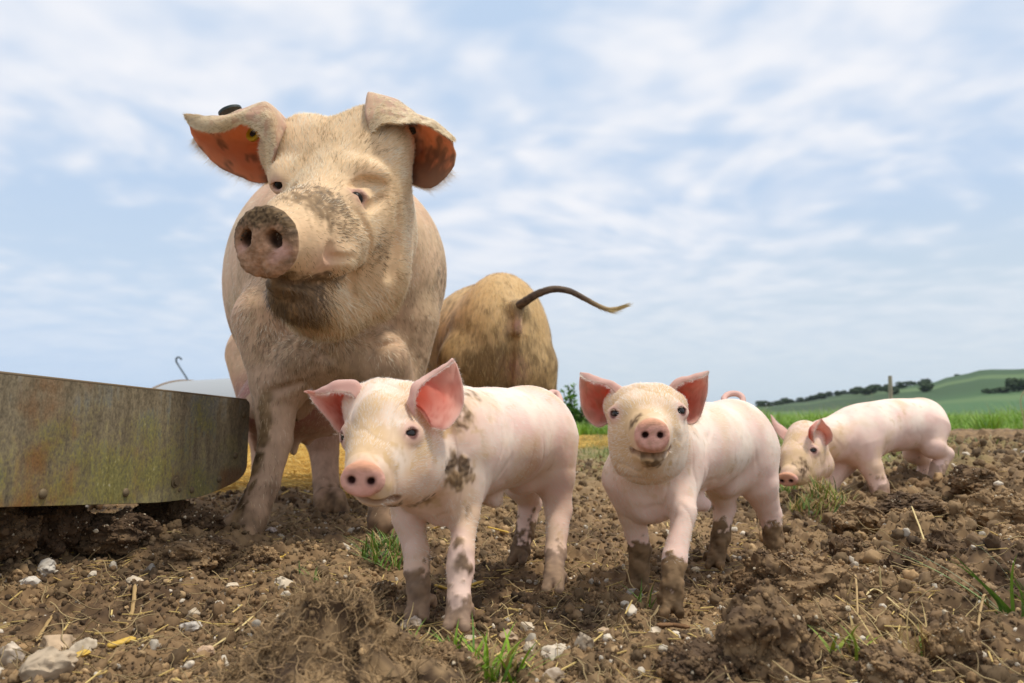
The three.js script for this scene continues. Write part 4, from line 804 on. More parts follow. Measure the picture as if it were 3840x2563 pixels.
{
  const F = new Flesh(), base = [0.35, 0, -1.32];
  F.limb([0.2433, 0.2274, -1.24], [0.4354, 0.2521, -1.46], 0.064, 0.064, 0.05);
  F.oval([0.2265, 0.2042, -1.215], [0.059, 0.082, 0.072], 0.05, [-0.5, 0, 0.86]);
  F.oval([0.3413, 0.2448, -1.345], [0.069, 0.070, 0.13], 0.05, [-0.62, 0, 0.78]);
  F.oval([0.4368, 0.2485, -1.465], [0.063, 0.070, 0.078], 0.05, [-0.62, 0, 0.78]);
  F.limb([0.2152, 0.2729, -1.155], [0.2522, 0.231, -1.24], 0.048, 0.070, 0.022);
  F.chain([[[0.2664, 0.2007, -1.215], 0.039], [[0.2633, 0.1483, -1.16], 0.0220], [[0.244, 0.0855, -1.125], 0.0175], [[0.2342, 0.0456, -1.105], 0.0150], [[0.2321, 0.027, -1.1], 0.0148]], 0.02);
  F.chain([[[0.1865, 0.1928, -1.225], 0.038], [[0.1995, 0.1343, -1.24], 0.0220], [[0.2141, 0.075, -1.255], 0.0175], [[0.2121, 0.0394, -1.255], 0.0150], [[0.2102, 0.0207, -1.25], 0.0148]], 0.02);
  F.chain([[[0.472, 0.2143, -1.465], 0.048], [[0.4808, 0.1647, -1.45], 0.036], [[0.5095, 0.1029, -1.475], 0.0215], [[0.5155, 0.0523, -1.475], 0.0165], [[0.5186, 0.0223, -1.465], 0.0160]], 0.05);
  F.chain([[[0.4142, 0.2151, -1.45], 0.055], [[0.4057, 0.1656, -1.44], 0.033], [[0.416, 0.1175, -1.46], 0.0205], [[0.4031, 0.0606, -1.45], 0.0160], [[0.3916, 0.0214, -1.44], 0.0155]], 0.025);
  toes(F, [0.2322, 0.0307, -1.1], [0.2297, 0.0136, -1.09], norm([-0.1, 0, 1]), 0.0145);
  toes(F, [0.2103, 0.0263, -1.25], [0.2084, 0.0092, -1.245], norm([-0.1, 0, 1]), 0.0145);
  toes(F, [0.5187, 0.0273, -1.465], [0.5196, 0.0094, -1.455], norm([0.2, 0, 1]), 0.0150);
  toes(F, [0.3918, 0.0271, -1.44], [0.3857, 0.0085, -1.435], norm([-0.2, 0, 1]), 0.0145);
  F.limb([0.3998, 0.1703, -1.39], [0.4544, 0.2038, -1.43], 0.022, 0.03, 0.03);
  F.limb([0.316, 0.1487, -1.3], [0.3349, 0.1427, -1.3], 0.020, 0.012, 0.02);
  F.limb([0.202, 0.1974, -1.135], [0.2131, 0.1397, -1.15], 0.010, 0.022, 0.035).cut();
  // head
  F.oval([0.203, 0.2837, -1.11], [0.053, 0.056, 0.058], 0.03);
  F.limb([0.1837, 0.3131, -1.105], [0.2197, 0.3144, -1.105], 0.026, 0.026, 0.03);
  F.oval([0.1746, 0.2583, -1.095], [0.028, 0.040, 0.038], 0.025); F.oval([0.2282, 0.2583, -1.095], [0.028, 0.040, 0.038], 0.025);
  F.limb([0.1969, 0.278, -1.07], [0.192, 0.2714, -1.015], 0.041, 0.0255, 0.025);
  F.limb([0.2005, 0.2394, -1.09], [0.1928, 0.246, -1.025], 0.036, 0.0195, 0.02);
  F.oval([0.2015, 0.2279, -1.1], [0.045, 0.026, 0.04], 0.03);
  F.oval([0.1778, 0.3095, -1.07], [0.020, 0.014, 0.016], 0.02); F.oval([0.2158, 0.3101, -1.07], [0.020, 0.014, 0.016], 0.02);
  F.limb([0.1603, 0.3133, -1.125], [0.1819, 0.3033, -1.115], 0.02, 0.03, 0.02); F.limb([0.247, 0.3133, -1.125], [0.2248, 0.3033, -1.115], 0.02, 0.03, 0.02);
  const S = [0.1894, 0.2714, -0.995], o = thing('piglet', 'piglet with four dark muddy feet and ears spread wide, facing the camera', 'piglet', base);
  makePiglet(o, F, {
    S, sn: norm([-0.18, 0.02, 0.98]), up: norm([0.02, 0.99, -0.05]), rx: 0.0226, ry: 0.0206, base, seed: 2, headCentre: [0.2011, 0.2774, -1.1], backward: norm([0.62, 0, -0.78]),
    eyes: [[0.2313, 0.2994, -1.075], [0.1632, 0.2981, -1.075]], eyeSize: 0.0072, eyeFront: 1.1, noseDirt: 0.5, tint: 0.8, earDirt: 0.35,
    mouth: [[0.1737, 0.2507, -1.04], [0.179, 0.2465, -1.015], [0.1896, 0.2447, -1.005], [0.2037, 0.2468, -1.01], [0.2186, 0.2515, -1.035]],
    mud: [[[0.1924, 0.2403, -1.02], 0.030, 0.8], [[0.2127, 0.3127, -1.07], 0.02, 0.5], [[0.1769, 0.2867, -1.03], 0.022, 0.7], [[0.2484, 0.2286, -1.11], 0.02, 0.7], [[0.1667, 0.2254, -1.11], 0.016, 0.9], [[0.2384, 0.2189, -1.11], 0.022, 0.9], [[0.2024, 0.2125, -1.11], 0.035, 0.55], [[0.3121, 0.2927, -1.24], 0.02, 0.45], [[0.2871, 0.2648, -1.2], 0.03, 0.45], [[0.3751, 0.3161, -1.36], 0.02, 0.35], [[0.5009, 0.1312, -1.45], 0.009, 1.0], [[0.1989, 0.3243, -1.08], 0.005, 1.2]],
    feet: [[0.24, 0, -1.10, 0.075, 1.1], [0.217, 0, -1.25, 0.085, 1.15], [0.535, 0, -1.465, 0.075, 1.15], [0.40, 0, -1.44, 0.090, 1.1]],
    ears: [
      { flip: -1, rows: [[[0.1609, 0.3235, -1.105], [0.17, 0.3329, -1.112], [0.1667, 0.3105, -1.185], [0.1527, 0.2881, -1.13]], [[0.1455, 0.3406, -1.106], [0.1507, 0.348, -1.11], [0.1497, 0.3177, -1.2], [0.1326, 0.2802, -1.125]], [[0.1237, 0.348, -1.11], [0.1276, 0.3571, -1.12], [0.1268, 0.3241, -1.165], [0.1153, 0.2947, -1.13]], [[0.1096, 0.3557, -1.12], [0.1108, 0.362, -1.125], [0.1095, 0.3369, -1.135], [0.1055, 0.3167, -1.13]], [[0.1054, 0.36, -1.125], [0.1051, 0.3635, -1.128], [0.1038, 0.3522, -1.13], [0.1037, 0.3415, -1.13]]] },
      { flip: 1, rows: [[[0.2362, 0.321, -1.108], [0.2313, 0.3316, -1.112], [0.2579, 0.3084, -1.185], [0.2576, 0.2894, -1.13]], [[0.2513, 0.3432, -1.106], [0.2484, 0.3506, -1.11], [0.2814, 0.3213, -1.2], [0.2763, 0.2848, -1.125]], [[0.2737, 0.3515, -1.116], [0.2735, 0.3571, -1.12], [0.29, 0.331, -1.165], [0.2907, 0.3034, -1.13]], [[0.2914, 0.3564, -1.12], [0.2922, 0.362, -1.125], [0.2977, 0.3437, -1.135], [0.3001, 0.3301, -1.13]], [[0.3009, 0.3633, -1.125], [0.3025, 0.3662, -1.128], [0.3029, 0.3603, -1.13], [0.3027, 0.3522, -1.13]]] }],
    tail: [[0.4769, 0.318, -1.52], [0.4796, 0.3344, -1.53], [0.4711, 0.3419, -1.54], [0.4546, 0.341, -1.54], [0.4415, 0.3326, -1.53], [0.4392, 0.3216, -1.52]], tailR: 0.0062,
  });
  FEET.push([0.24, -1.10, 0.002, 0.05], [0.217, -1.25, 0.001, 0.05], [0.537, -1.46, 0.001, 0.05], [0.397, -1.44, 0.0, 0.05]);
}

{
  const F = new Flesh(), base = [1.25, 0.05, -2.45];
  F.limb([1.0027, 0.2142, -2.36], [1.1678, 0.2456, -2.44], 0.070, 0.078, 0.05);
  F.limb([1.1678, 0.2456, -2.44], [1.419, 0.2745, -2.56], 0.078, 0.082, 0.05);
  F.oval([1.1244, 0.2248, -2.42], [0.080, 0.084, 0.095], 0.04, [-1, 0, 0.25]);
  F.oval([1.2936, 0.2648, -2.5], [0.082, 0.078, 0.15], 0.04, [-1, 0, 0.25]);
  F.chain([[[1.1223, 0.1885, -2.38], 0.056], [[1.1421, 0.1317, -2.36], 0.034], [[1.1592, 0.0739, -2.35], 0.028], [[1.1602, 0.0276, -2.34], 0.026]], 0.03);
  F.chain([[[1.0857, 0.1417, -2.46], 0.055], [[1.0375, 0.0951, -2.42], 0.036], [[1.0086, 0.0483, -2.4], 0.028], [[1.0045, 0.0179, -2.4], 0.026]], 0.03);
  F.chain([[[1.4188, 0.2409, -2.52], 0.070], [[1.4109, 0.1896, -2.48], 0.038], [[1.4621, 0.1653, -2.5], 0.026], [[1.4304, 0.1224, -2.49], 0.023], [[1.4121, 0.0829, -2.48], 0.024]], 0.025);
  F.chain([[[1.4268, 0.2085, -2.6], 0.062], [[1.4136, 0.163, -2.6], 0.036], [[1.466, 0.1314, -2.62], 0.024], [[1.4452, 0.0791, -2.61], 0.026]], 0.03);
  F.oval([0.9102, 0.1998, -2.28], [0.056, 0.060, 0.07], 0.04);
  F.limb([0.9061, 0.2328, -2.29], [0.8458, 0.1701, -2.22], 0.045, 0.042, 0.04);
  F.limb([0.8837, 0.1689, -2.24], [0.8148, 0.1251, -2.17], 0.050, 0.029, 0.035);
  F.limb([0.9387, 0.1434, -2.27], [0.8489, 0.1146, -2.19], 0.045, 0.024, 0.03);
  const S = [0.7947, 0.1122, -2.145], o = thing('piglet', 'pink piglet rooting with lowered head on the heap at right, red ear', 'piglet', base);
  makePiglet(o, F, {
    S, sn: norm([-0.5, -0.52, 0.62]), up: norm([-0.35, 0.85, 0.3]), rx: 0.031, ry: 0.022, base, seed: 3, cell: 0.0042, headCentre: [0.8988, 0.1809, -2.26], backward: norm([1, 0.1, -0.25]), rise: 0.08,
    eyes: [[0.8808, 0.1794, -2.215], [0.8445, 0.1814, -2.25]], eyeSize: 0.0095, noseDirt: 0.4, tint: 0.9, hairs: 14000,
    mud: [[[0.8421, 0.1415, -2.17], 0.05, 0.65], [[0.8766, 0.19, -2.21], 0.03, 0.4], [[0.9321, 0.1226, -2.25], 0.01, 1]],
    feet: [[1.19, 0.055, -2.35, 0.03, 0.6], [1.03, 0.03, -2.40, 0.03, 0.6], [1.43, 0.095, -2.49, 0.03, 0.6]],
    ears: [
      { flip: -1, rows: [[[0.8953, 0.2127, -2.19], [0.8817, 0.2281, -2.19], [0.938, 0.2225, -2.28], [0.936, 0.2037, -2.22]], [[0.8857, 0.2414, -2.17], [0.88, 0.2539, -2.18], [0.9493, 0.2358, -2.28], [0.9516, 0.22, -2.2]], [[0.9024, 0.2667, -2.18], [0.9017, 0.2743, -2.19], [0.944, 0.254, -2.24], [0.955, 0.2393, -2.2]], [[0.9231, 0.2832, -2.2], [0.9233, 0.2871, -2.2], [0.9361, 0.2741, -2.21], [0.9468, 0.2587, -2.2]]] },
      { flip: 1, rows: [[[0.9096, 0.217, -2.36], [0.8941, 0.2314, -2.34], [0.873, 0.2282, -2.31], [0.8552, 0.2087, -2.29]], [[0.8828, 0.2446, -2.36], [0.8645, 0.2519, -2.34], [0.85, 0.2455, -2.32], [0.8389, 0.2282, -2.31]], [[0.853, 0.2695, -2.36], [0.8412, 0.2752, -2.35], [0.8346, 0.267, -2.34], [0.8283, 0.2548, -2.335]], [[0.8343, 0.2931, -2.36], [0.8303, 0.2987, -2.36], [0.8284, 0.2945, -2.355], [0.8264, 0.2862, -2.35]]] }],
  });
  FEET.push([1.19, -2.30, 0.052, 0.13], [1.03, -2.38, 0.026, 0.12], [1.44, -2.48, 0.085, 0.10]);
}

{ // one more stands behind the trough, a copy of the second in another place
  const first = scene.children.find((c) => c.name === 'piglet_001'), o = first.clone(); o.name = numbered('piglet'); o.userData = { label: 'piglet hidden behind the rusty trough with only its pink legs showing below it', category: 'piglet' };
  o.position.set(-1.20, 0.01, -2.12); o.rotation.y = 0.7; scene.add(o);
}


// ------------------------------------------------------------------ ground sheet, built once every foot has its place
buildGround();
const onSoil = (p, lift = 0) => [p[0], ground(p[0], p[2]) + lift, p[2]];

// ------------------------------------------------------------------ hills on the horizon
{
  const ridge = (az) => { // height of the skyline in radians over the horizon
    const k = [[-0.9, 0.004], [0.10, 0.002], [0.27, 0.004], [0.33, 0.009], [0.37, 0.014], [0.43, 0.024], [0.475, 0.031], [0.515, 0.034], [0.545, 0.042], [0.575, 0.0485], [0.605, 0.0478], [0.65, 0.051], [0.75, 0.062], [0.95, 0.075], [1.3, 0.05], [1.7, 0.01]];
    if (az <= k[0][0]) return k[0][1]; for (let i = 1; i < k.length; i++) if (az < k[i][0]) return mix(k[i - 1][1], k[i][1], ss(k[i - 1][0], k[i][0], az)); return 0.01;
  };
  const rise = (az, r) => ridge(az) * 900 * ss(260, 900, r) + (r > 900 ? -(r - 900) * 0.05 : 0) - 2 * ss(260, 100, r) + 1.2 * N3(az * 14, r * 0.004, 3) * ss(300, 500, r);
  globalThis.hillRise = rise;
  const A = 260, R = 70, pos = [], col = [], idx = [];
  for (let j = 0; j < R; j++) for (let i = 0; i < A; i++) {
    const az = -1.1 + 2.9 * i / (A - 1), r = 150 * Math.pow(8, j / (R - 1)), x = r * Math.sin(az), z = -r * Math.cos(az);
    pos.push(x, rise(az, r), z);
    const field = N3(x * 0.006 + 3, 2.2, z * 0.012), strip = ss(0.42, 0.60, r / 900 + 0.05 * N3(az * 9, 4, 2));
    let c = mix3([0.052, 0.125, 0.040], [0.034, 0.078, 0.024], strip); c = mix3(c, [0.13, 0.20, 0.07], ss(0.05, 0.3, field) * 0.6);
    c = mix3(c, [0.032, 0.062, 0.020], 0.9 * ss(0.50, 0.44, az) * ss(330, 420, r) * ss(-0.25, 0.1, N3(x * 0.02, 1, z * 0.03) + 0.25));
    col.push(...c);
    if (i && j) { const a = j * A + i, b = a - 1, e = a - A, f = e - 1; idx.push(f, b, e, e, b, a); }
  }
  const g = geo(pos, idx, col); const m = part('hills', g, standard({ vertexColors: true, roughness: 1 }), scene); m.material.side = THREE.DoubleSide; m.userData.kind = 'structure';
}
scene.fog = FOG ? new THREE.FogExp2(new THREE.Color(0.70, 0.80, 0.92), FOG) : null;

// a leafy ball of many small faces: crown of a far tree
function leafBall(seed, n, size) {
  const r = rng(seed), pos = [], idx = [], col = [];
  const lobes = Array.from({ length: 6 }, () => [norm([r() - 0.5, r() * 0.9 - 0.3, r() - 0.5]), 0.45 + 0.35 * r()]);
  for (let i = 0; i < n; i++) {
    const d = norm([r() - 0.5, r() - 0.5, r() - 0.5]); let k = 0.62; for (const [l, s] of lobes) k = Math.max(k, s * (0.6 + 0.75 * Math.max(0, dot(l, d))));
    const c = mul(d, k * (0.75 + 0.3 * r())), u = norm([r() - 0.5, r() - 0.5, r() - 0.5]), v = norm(cross(u, d)), s = size * (0.6 + 0.8 * r()), o = pos.length / 3;
    pos.push(...add(c, mul(u, s)), ...add(c, mul(v, s * 0.7)), ...sub(c, mul(u, s)), ...sub(c, mul(v, s * 0.7))); idx.push(o, o + 1, o + 2, o, o + 2, o + 3);
    const t = mix3([0.026, 0.050, 0.020], [0.050, 0.085, 0.030], clamp(r() * 0.7 + 0.4 * d[1])); for (let q = 0; q < 4; q++) col.push(...t);
  }
  return geo(pos, idx, col);
}
{
  const leaf = standard({ vertexColors: true, roughness: 0.9, side: THREE.DoubleSide }), bark = standard({ color: lin(0.06, 0.045, 0.03), roughness: 1 });
  const crowns = [1, 2, 3, 4].map((k) => leafBall(k * 31, 420, 0.17)), trunk = new THREE.CylinderGeometry(0.05, 0.09, 1.2, 7); trunk.translate(0, -0.8, 0);
  const r = rng(404);
  // [azimuth, share of the slope, size in metres]
  const rows = [];
  for (let i = 0; i < 34; i++) rows.push([0.325 + 0.165 * i / 33 + 0.004 * (r() - 0.5), 0.985, 2.6 + 2.6 * r() * r()]);
  rows.push([0.514, 0.99, 8.5], [0.505, 0.99, 4.5], [0.546, 0.985, 4.5]);
  for (let i = 0; i < 16; i++) rows.push([0.575 + 0.012 * r() + 0.008 * i, 0.525 + 0.010 * i + 0.008 * r(), i === 2 ? 9 : 3 + 2.5 * r()]);
  for (let i = 0; i < 44; i++) { const q = r(); rows.push([0.325 + 0.19 * q, 0.97 - 0.38 * r() * (0.35 + 0.65 * q), 4 + 4 * r()]); }
  rows.forEach(([az, s, size], i) => {
    const rr = 900 * s, x = rr * Math.sin(az), z = -rr * Math.cos(az), y = globalThis.hillRise(az, rr);
    const t = thing('hill_tree', i === 36 ? 'round tree standing above the hill skyline beside the fence post' : i === 41 ? 'dark round tree in the hedge line across the upper green field' : i < 36 ? 'small dark tree in the row along the hill skyline' : i < 53 ? 'small dark tree in the hedge line across the green hillside' : 'dark tree in the patchy wood on the lower hillside', 'tree', [x, y, z], i === 36 || i === 41 ? undefined : i < 36 ? 'trees along the hill skyline' : i < 53 ? 'trees in the hedge line' : 'trees in the hillside wood');
    t.rotation.y = r() * 6; { const wide = i < 34 ? 1.35 : i > 36 && i < 53 && i !== 39 ? 1.3 : 0.7; t.scale.set(size * wide, size * 0.5, size * wide); }
    part('crown', crowns[i % 4], leaf, t).position.y = 0.85; part('trunk', trunk, bark, t).position.y = 0.7;
  });
}
// ------------------------------------------------------------------ grass, weeds and straw
const BLADE = (() => { // a unit blade of grass, bending over
  const pos = [], idx = [], seg = 5; for (let i = 0; i <= seg; i++) { const t = i / seg, w = 0.5 * (1 - t * t * 0.98), b = 0.42 * t * t; pos.push(-w, t - 0.18 * t * t * t, b, w, t - 0.18 * t * t * t, b); }
  for (let i = 0; i < seg; i++) { const a = i * 2; idx.push(a, a + 1, a + 2, a + 1, a + 3, a + 2); } return geo(pos, idx);
})();
const bladeAt = (p, r, h, w, lean = 0.5, turn = r() * 6.283) => { const s = [Math.cos(turn), 0, Math.sin(turn)], f = [-Math.sin(turn), 0, Math.cos(turn)], up = norm([f[0] * lean * (r() - 0.2), 1, f[2] * lean * (r() - 0.2)]); return basis(mul(s, w), mul(up, h), mul(f, h), p); };
M.grass = physical({ roughness: 0.7, side: THREE.DoubleSide, transmission: 0.35, thickness: 0 });
{
  const r = rng(71), tall = [], low = [], bed = [];
  for (let i = 0; i < 70000; i++) {
    const d = 8.8 + 7 * r() * r(), x = -8 + 18 * r(), edge = fbm(x * 1.6, 8.2, -d * 1.2, 3); if (d + edge < 9.2) continue;
    const clump = 0.6 + 0.8 * fbm(x * 0.9, 5, d * 0.9, 2), h = mix(0.27, 0.56, ss(1.5, 3.2, x)) * (0.55 + 0.6 * r()) * clump + 0.06;
    const dry = r() < 0.12 * clump;
    tall.push({ m: bladeAt([x, ground(x, -d, false) - 0.01, -d], r, h * (dry ? 1.3 : 1), dry ? 0.004 : 0.011), c: dry ? [0.32, 0.28, 0.14] : mix3([0.13, 0.29, 0.015], [0.38, 0.56, 0.045], r() * 0.75 + 0.35 * N3(x, 2, d)) });
  }
  tag(copies('tall_grass', BLADE, M.grass, tall, scene), 'band of tall green grass along the far edge of the field', 'grass');
  for (let i = 0; i < 42000; i++) {
    const d = 2.5 + 6.5 * Math.sqrt(r()), x = -0.4 + (0.75 * d + 0.6) * r(), g = grassy(x, -d); if (d > 8.8 || r() > g * 1.25) continue;
    low.push({ m: bladeAt([x, ground(x, -d) - 0.004, -d], r, 0.02 + 0.045 * r() * r() + 0.004 * d, 0.004 + 0.003 * r(), 1.2), c: r() < 0.25 ? [0.30, 0.24, 0.10] : mix3([0.07, 0.12, 0.02], [0.19, 0.24, 0.05], r()) });
  }
  tag(copies('weeds', BLADE, M.grass, low, scene), 'low mossy weeds greening the soil behind the piglets', 'weeds');
  for (let i = 0; i < 60000; i++) {
    const d = 2.7 + 7.2 * r(), x = -4.5 + 6.8 * r(), s = straw(x, -d); if (r() > s * 1.1 + (d < 5 && x < 0.2 ? 0.03 : 0)) continue;
    const a = r() * 6.283, L = 0.05 + 0.15 * r(), dir = norm([Math.cos(a), 0.35 * (r() - 0.4), Math.sin(a)]), side = norm(cross([0, 1, 0], dir)), up = cross(dir, side), w = 0.0025 + 0.002 * r();
    bed.push({ m: basis(mul(side, w), mul(up, w * 0.7), mul(dir, L), [x, ground(x, -d) + 0.012 + 0.02 * r(), -d]), c: mix3([0.50, 0.31, 0.08], [0.90, 0.66, 0.20], r()) });
  }
  tag(copies('straw_bedding', new THREE.BoxGeometry(1, 1, 1), M.tint, bed, scene), 'golden straw bedding spread thick over the ground behind the sows', 'straw');
}
// one tuft: a thing with its blades
function tuft(label, at, o) {
  const r = rng(o.seed), gs = [], t = thing('grass_tuft', label, 'grass tuft', onSoil(at, -0.004), o.group), v = new THREE.Vector3();
  for (let i = 0; i < o.n; i++) {
    const a = r() * 6.283, q = Math.sqrt(r()), p = [Math.cos(a) * q * o.spread[0], 0, Math.sin(a) * q * o.spread[1]], g = BLADE.clone(), dry = r() < o.dry;
    p[1] = ground(t.position.x + p[0], t.position.z + p[2]) - t.position.y + (o.dome ?? 0) * (1 - q * q);
    g.applyMatrix4(bladeAt(p, r, o.h * (0.45 + 0.7 * r()), o.w * (0.7 + 0.6 * r()), o.lean ?? 0.9, o.turn === undefined ? undefined : o.turn + (r() - 0.5) * (o.fan ?? 2)));
    const c = dry ? mix3([0.40, 0.28, 0.10], [0.60, 0.45, 0.18], r()) : mix3(o.dark ?? [0.045, 0.12, 0.010], o.light ?? [0.20, 0.34, 0.03], r());
    paint(g, () => c); gs.push(g);
  }
  part('blades', mergeGeometries(gs), M.blade, t);
  return t;
}
tuft('bright green grass tuft at the bottom edge beside the dry root mound', [-0.0369, 0, -0.8675], { seed: 1, n: 80, spread: [0.045, 0.025], h: 0.066, w: 0.0046, dry: 0.15, lean: 1.6, light: [0.30, 0.50, 0.015], dark: [0.07, 0.18, 0.006] });
tuft('yellow-green grass sprigs at the bottom edge below the dry root mound', [-0.1035, 0, -0.8647], { seed: 2, n: 70, spread: [0.07, 0.02], h: 0.045, w: 0.0036, dry: 0.5, lean: 1.5 });
tuft('flattened green grass tuft beside the front hoof of the centre piglet', [-0.2501, 0, -1.4647], { seed: 3, n: 150, spread: [0.045, 0.05], h: 0.055, w: 0.0035, dry: 0.2, lean: 2.0, dome: 0.03 });
tuft('matted yellow-green grass clump on the heap right of the piglet with four muddy feet', [0.8683, 0, -2.1092], { seed: 4, n: 320, spread: [0.085, 0.09], h: 0.065, w: 0.0034, dry: 0.55, lean: 2.0, dome: 0.05, light: [0.30, 0.36, 0.05] });
tuft('small green tuft under the snout of the rooting piglet', [0.9657, 0, -2.5772], { seed: 5, n: 110, spread: [0.04, 0.05], h: 0.055, w: 0.0034, dry: 0.25, lean: 1.6, dome: 0.02 });
tuft('arching green grass blades at the right edge of the picture', [0.6416, 0, -0.9559], { seed: 6, n: 16, spread: [0.02, 0.02], h: 0.13, w: 0.006, dry: 0.1, lean: 1.6, turn: 1.2, fan: 2.2 });
tuft('few lime-green blades among the clods at lower right', [0.4109, 0, -0.9079], { seed: 7, n: 16, spread: [0.03, 0.02], h: 0.05, w: 0.005, dry: 0.2, lean: 1.6, light: [0.34, 0.42, 0.03] });
tuft('pale dry grass tangle lying over the clods at lower right', [0.4744, 0, -0.9004], { seed: 8, n: 60, spread: [0.05, 0.03], h: 0.085, w: 0.0026, dry: 0.92, lean: 2.4 });
tuft('thin dry sprig in front of the muddy feet of the right-centre piglet', [0.1991, 0, -1.1493], { seed: 9, n: 9, spread: [0.015, 0.01], h: 0.06, w: 0.0026, dry: 0.6, lean: 1.4 });
tuft('tiny green sprig beside the big white stone', [-0.3469, 0, -1.2969], { seed: 10, n: 16, spread: [0.02, 0.015], h: 0.03, w: 0.003, dry: 0.2, lean: 1.8 });
tuft('lone dry grass sprig on the rough soil at lower right centre', [0.3018, 0, -0.9559], { seed: 11, n: 14, spread: [0.03, 0.02], h: 0.06, w: 0.0026, dry: 0.8, lean: 2 });

// bush between the two white piglets
{
  const o = thing('bush', 'leafy green shrub in the gap between the two front piglets', 'bush', [0.86, 0, -10.2]), r = rng(88), stems = [], pos = [], idx = [], col = [];
  for (let i = 0; i < 16; i++) {
    const a = r() * 6.283, h = i < 5 ? 0.55 + 0.22 * r() : 0.3 + 0.2 * r(), top = [(i < 5 ? -0.06 : 0.18) + 0.34 * (r() - 0.5) * (i < 5 ? 0.5 : 1.6), h, 0.3 * (r() - 0.5)];
    const c = new THREE.CatmullRomCurve3([new THREE.Vector3(top[0] * 0.3, 0, 0), new THREE.Vector3(top[0] * 0.6, h * 0.5, top[2] * 0.4), new THREE.Vector3(...top)]);
    stems.push(new THREE.TubeGeometry(c, 8, 0.006, 5));
    for (let k = 0; k < 46; k++) {
      const t = 0.2 + 0.8 * r(), q = c.getPoint(t), d = norm([r() - 0.5, 0.4 * r(), r() - 0.5]), s = norm(cross(d, [r() - 0.5, 1, r() - 0.5])), L = 0.055 + 0.04 * r(), b = [q.x, q.y, q.z], n0 = pos.length / 3;
      pos.push(...b, ...add(b, add(mul(d, L * 0.5), mul(s, L * 0.3))), ...add(b, mul(d, L)), ...add(b, sub(mul(d, L * 0.5), mul(s, L * 0.3)))); idx.push(n0, n0 + 1, n0 + 2, n0, n0 + 2, n0 + 3);
      const t2 = mix3([0.06, 0.17, 0.02], [0.20, 0.38, 0.05], r()); for (let w = 0; w < 4; w++) col.push(...t2);
    }
  }
  part('stem', mergeGeometries(stems), standard({ color: lin(0.08, 0.10, 0.04) }), o); part('foliage', geo(pos, idx, col), M.blade, o);
}
// fence post and dry stalk against the hill
{
  const o = thing('fence_post', 'weathered wooden fence post standing in front of the hills', 'post', [6.18, 0, -12]), g = new THREE.CylinderGeometry(0.030, 0.036, 0.94, 10, 6); g.translate(0, 0.45, 0);
  const p = g.attributes.position; for (let i = 0; i < p.count; i++) { const y = p.getY(i); p.setX(i, p.getX(i) * (1 + 0.15 * N3(y * 6, 1, i % 11)) + 0.01 * N3(y * 3, 4, 1) + 0.008 * y); } g.computeVertexNormals();
  part('shaft', g, standard({ color: lin(0.36, 0.30, 0.22), roughness: 0.9 }), o);
  const w = new THREE.TorusGeometry(0.036, 0.003, 6, 16); w.rotateX(Math.PI / 2); w.translate(0.005, 0.72, 0); part('wire', w, standard({ color: lin(0.3, 0.3, 0.3), metalness: 0.8, roughness: 0.5 }), o);
  const s = thing('dry_stalk', 'pale dry plant stalk with a seed head at the right edge', 'plant', [4.72, 0, -6.8]), r = rng(5);
  const c = new THREE.CatmullRomCurve3([[0, 0, 0], [0.0, 0.25, 0], [-0.01, 0.45, 0], [0.05, 0.54, 0.02], [0.12, 0.53, 0.03]].map((a) => new THREE.Vector3(...a)));
  part('stem', new THREE.TubeGeometry(c, 24, 0.0045, 6), standard({ color: lin(0.45, 0.38, 0.22) }), s);
  const hd = []; for (let i = 0; i < 90; i++) { const q = c.getPoint(0.78 + 0.22 * r()), e = lump(2, 1, { rough: 0.3 }); e.scale(0.006, 0.016, 0.006); e.rotateZ(r() * 3); e.translate(q.x, q.y - 0.012 * r(), q.z + 0.02 * (r() - 0.5)); hd.push(e); }
  part('seed_head', mergeGeometries(hd), standard({ color: lin(0.55, 0.45, 0.28) }), s);
}
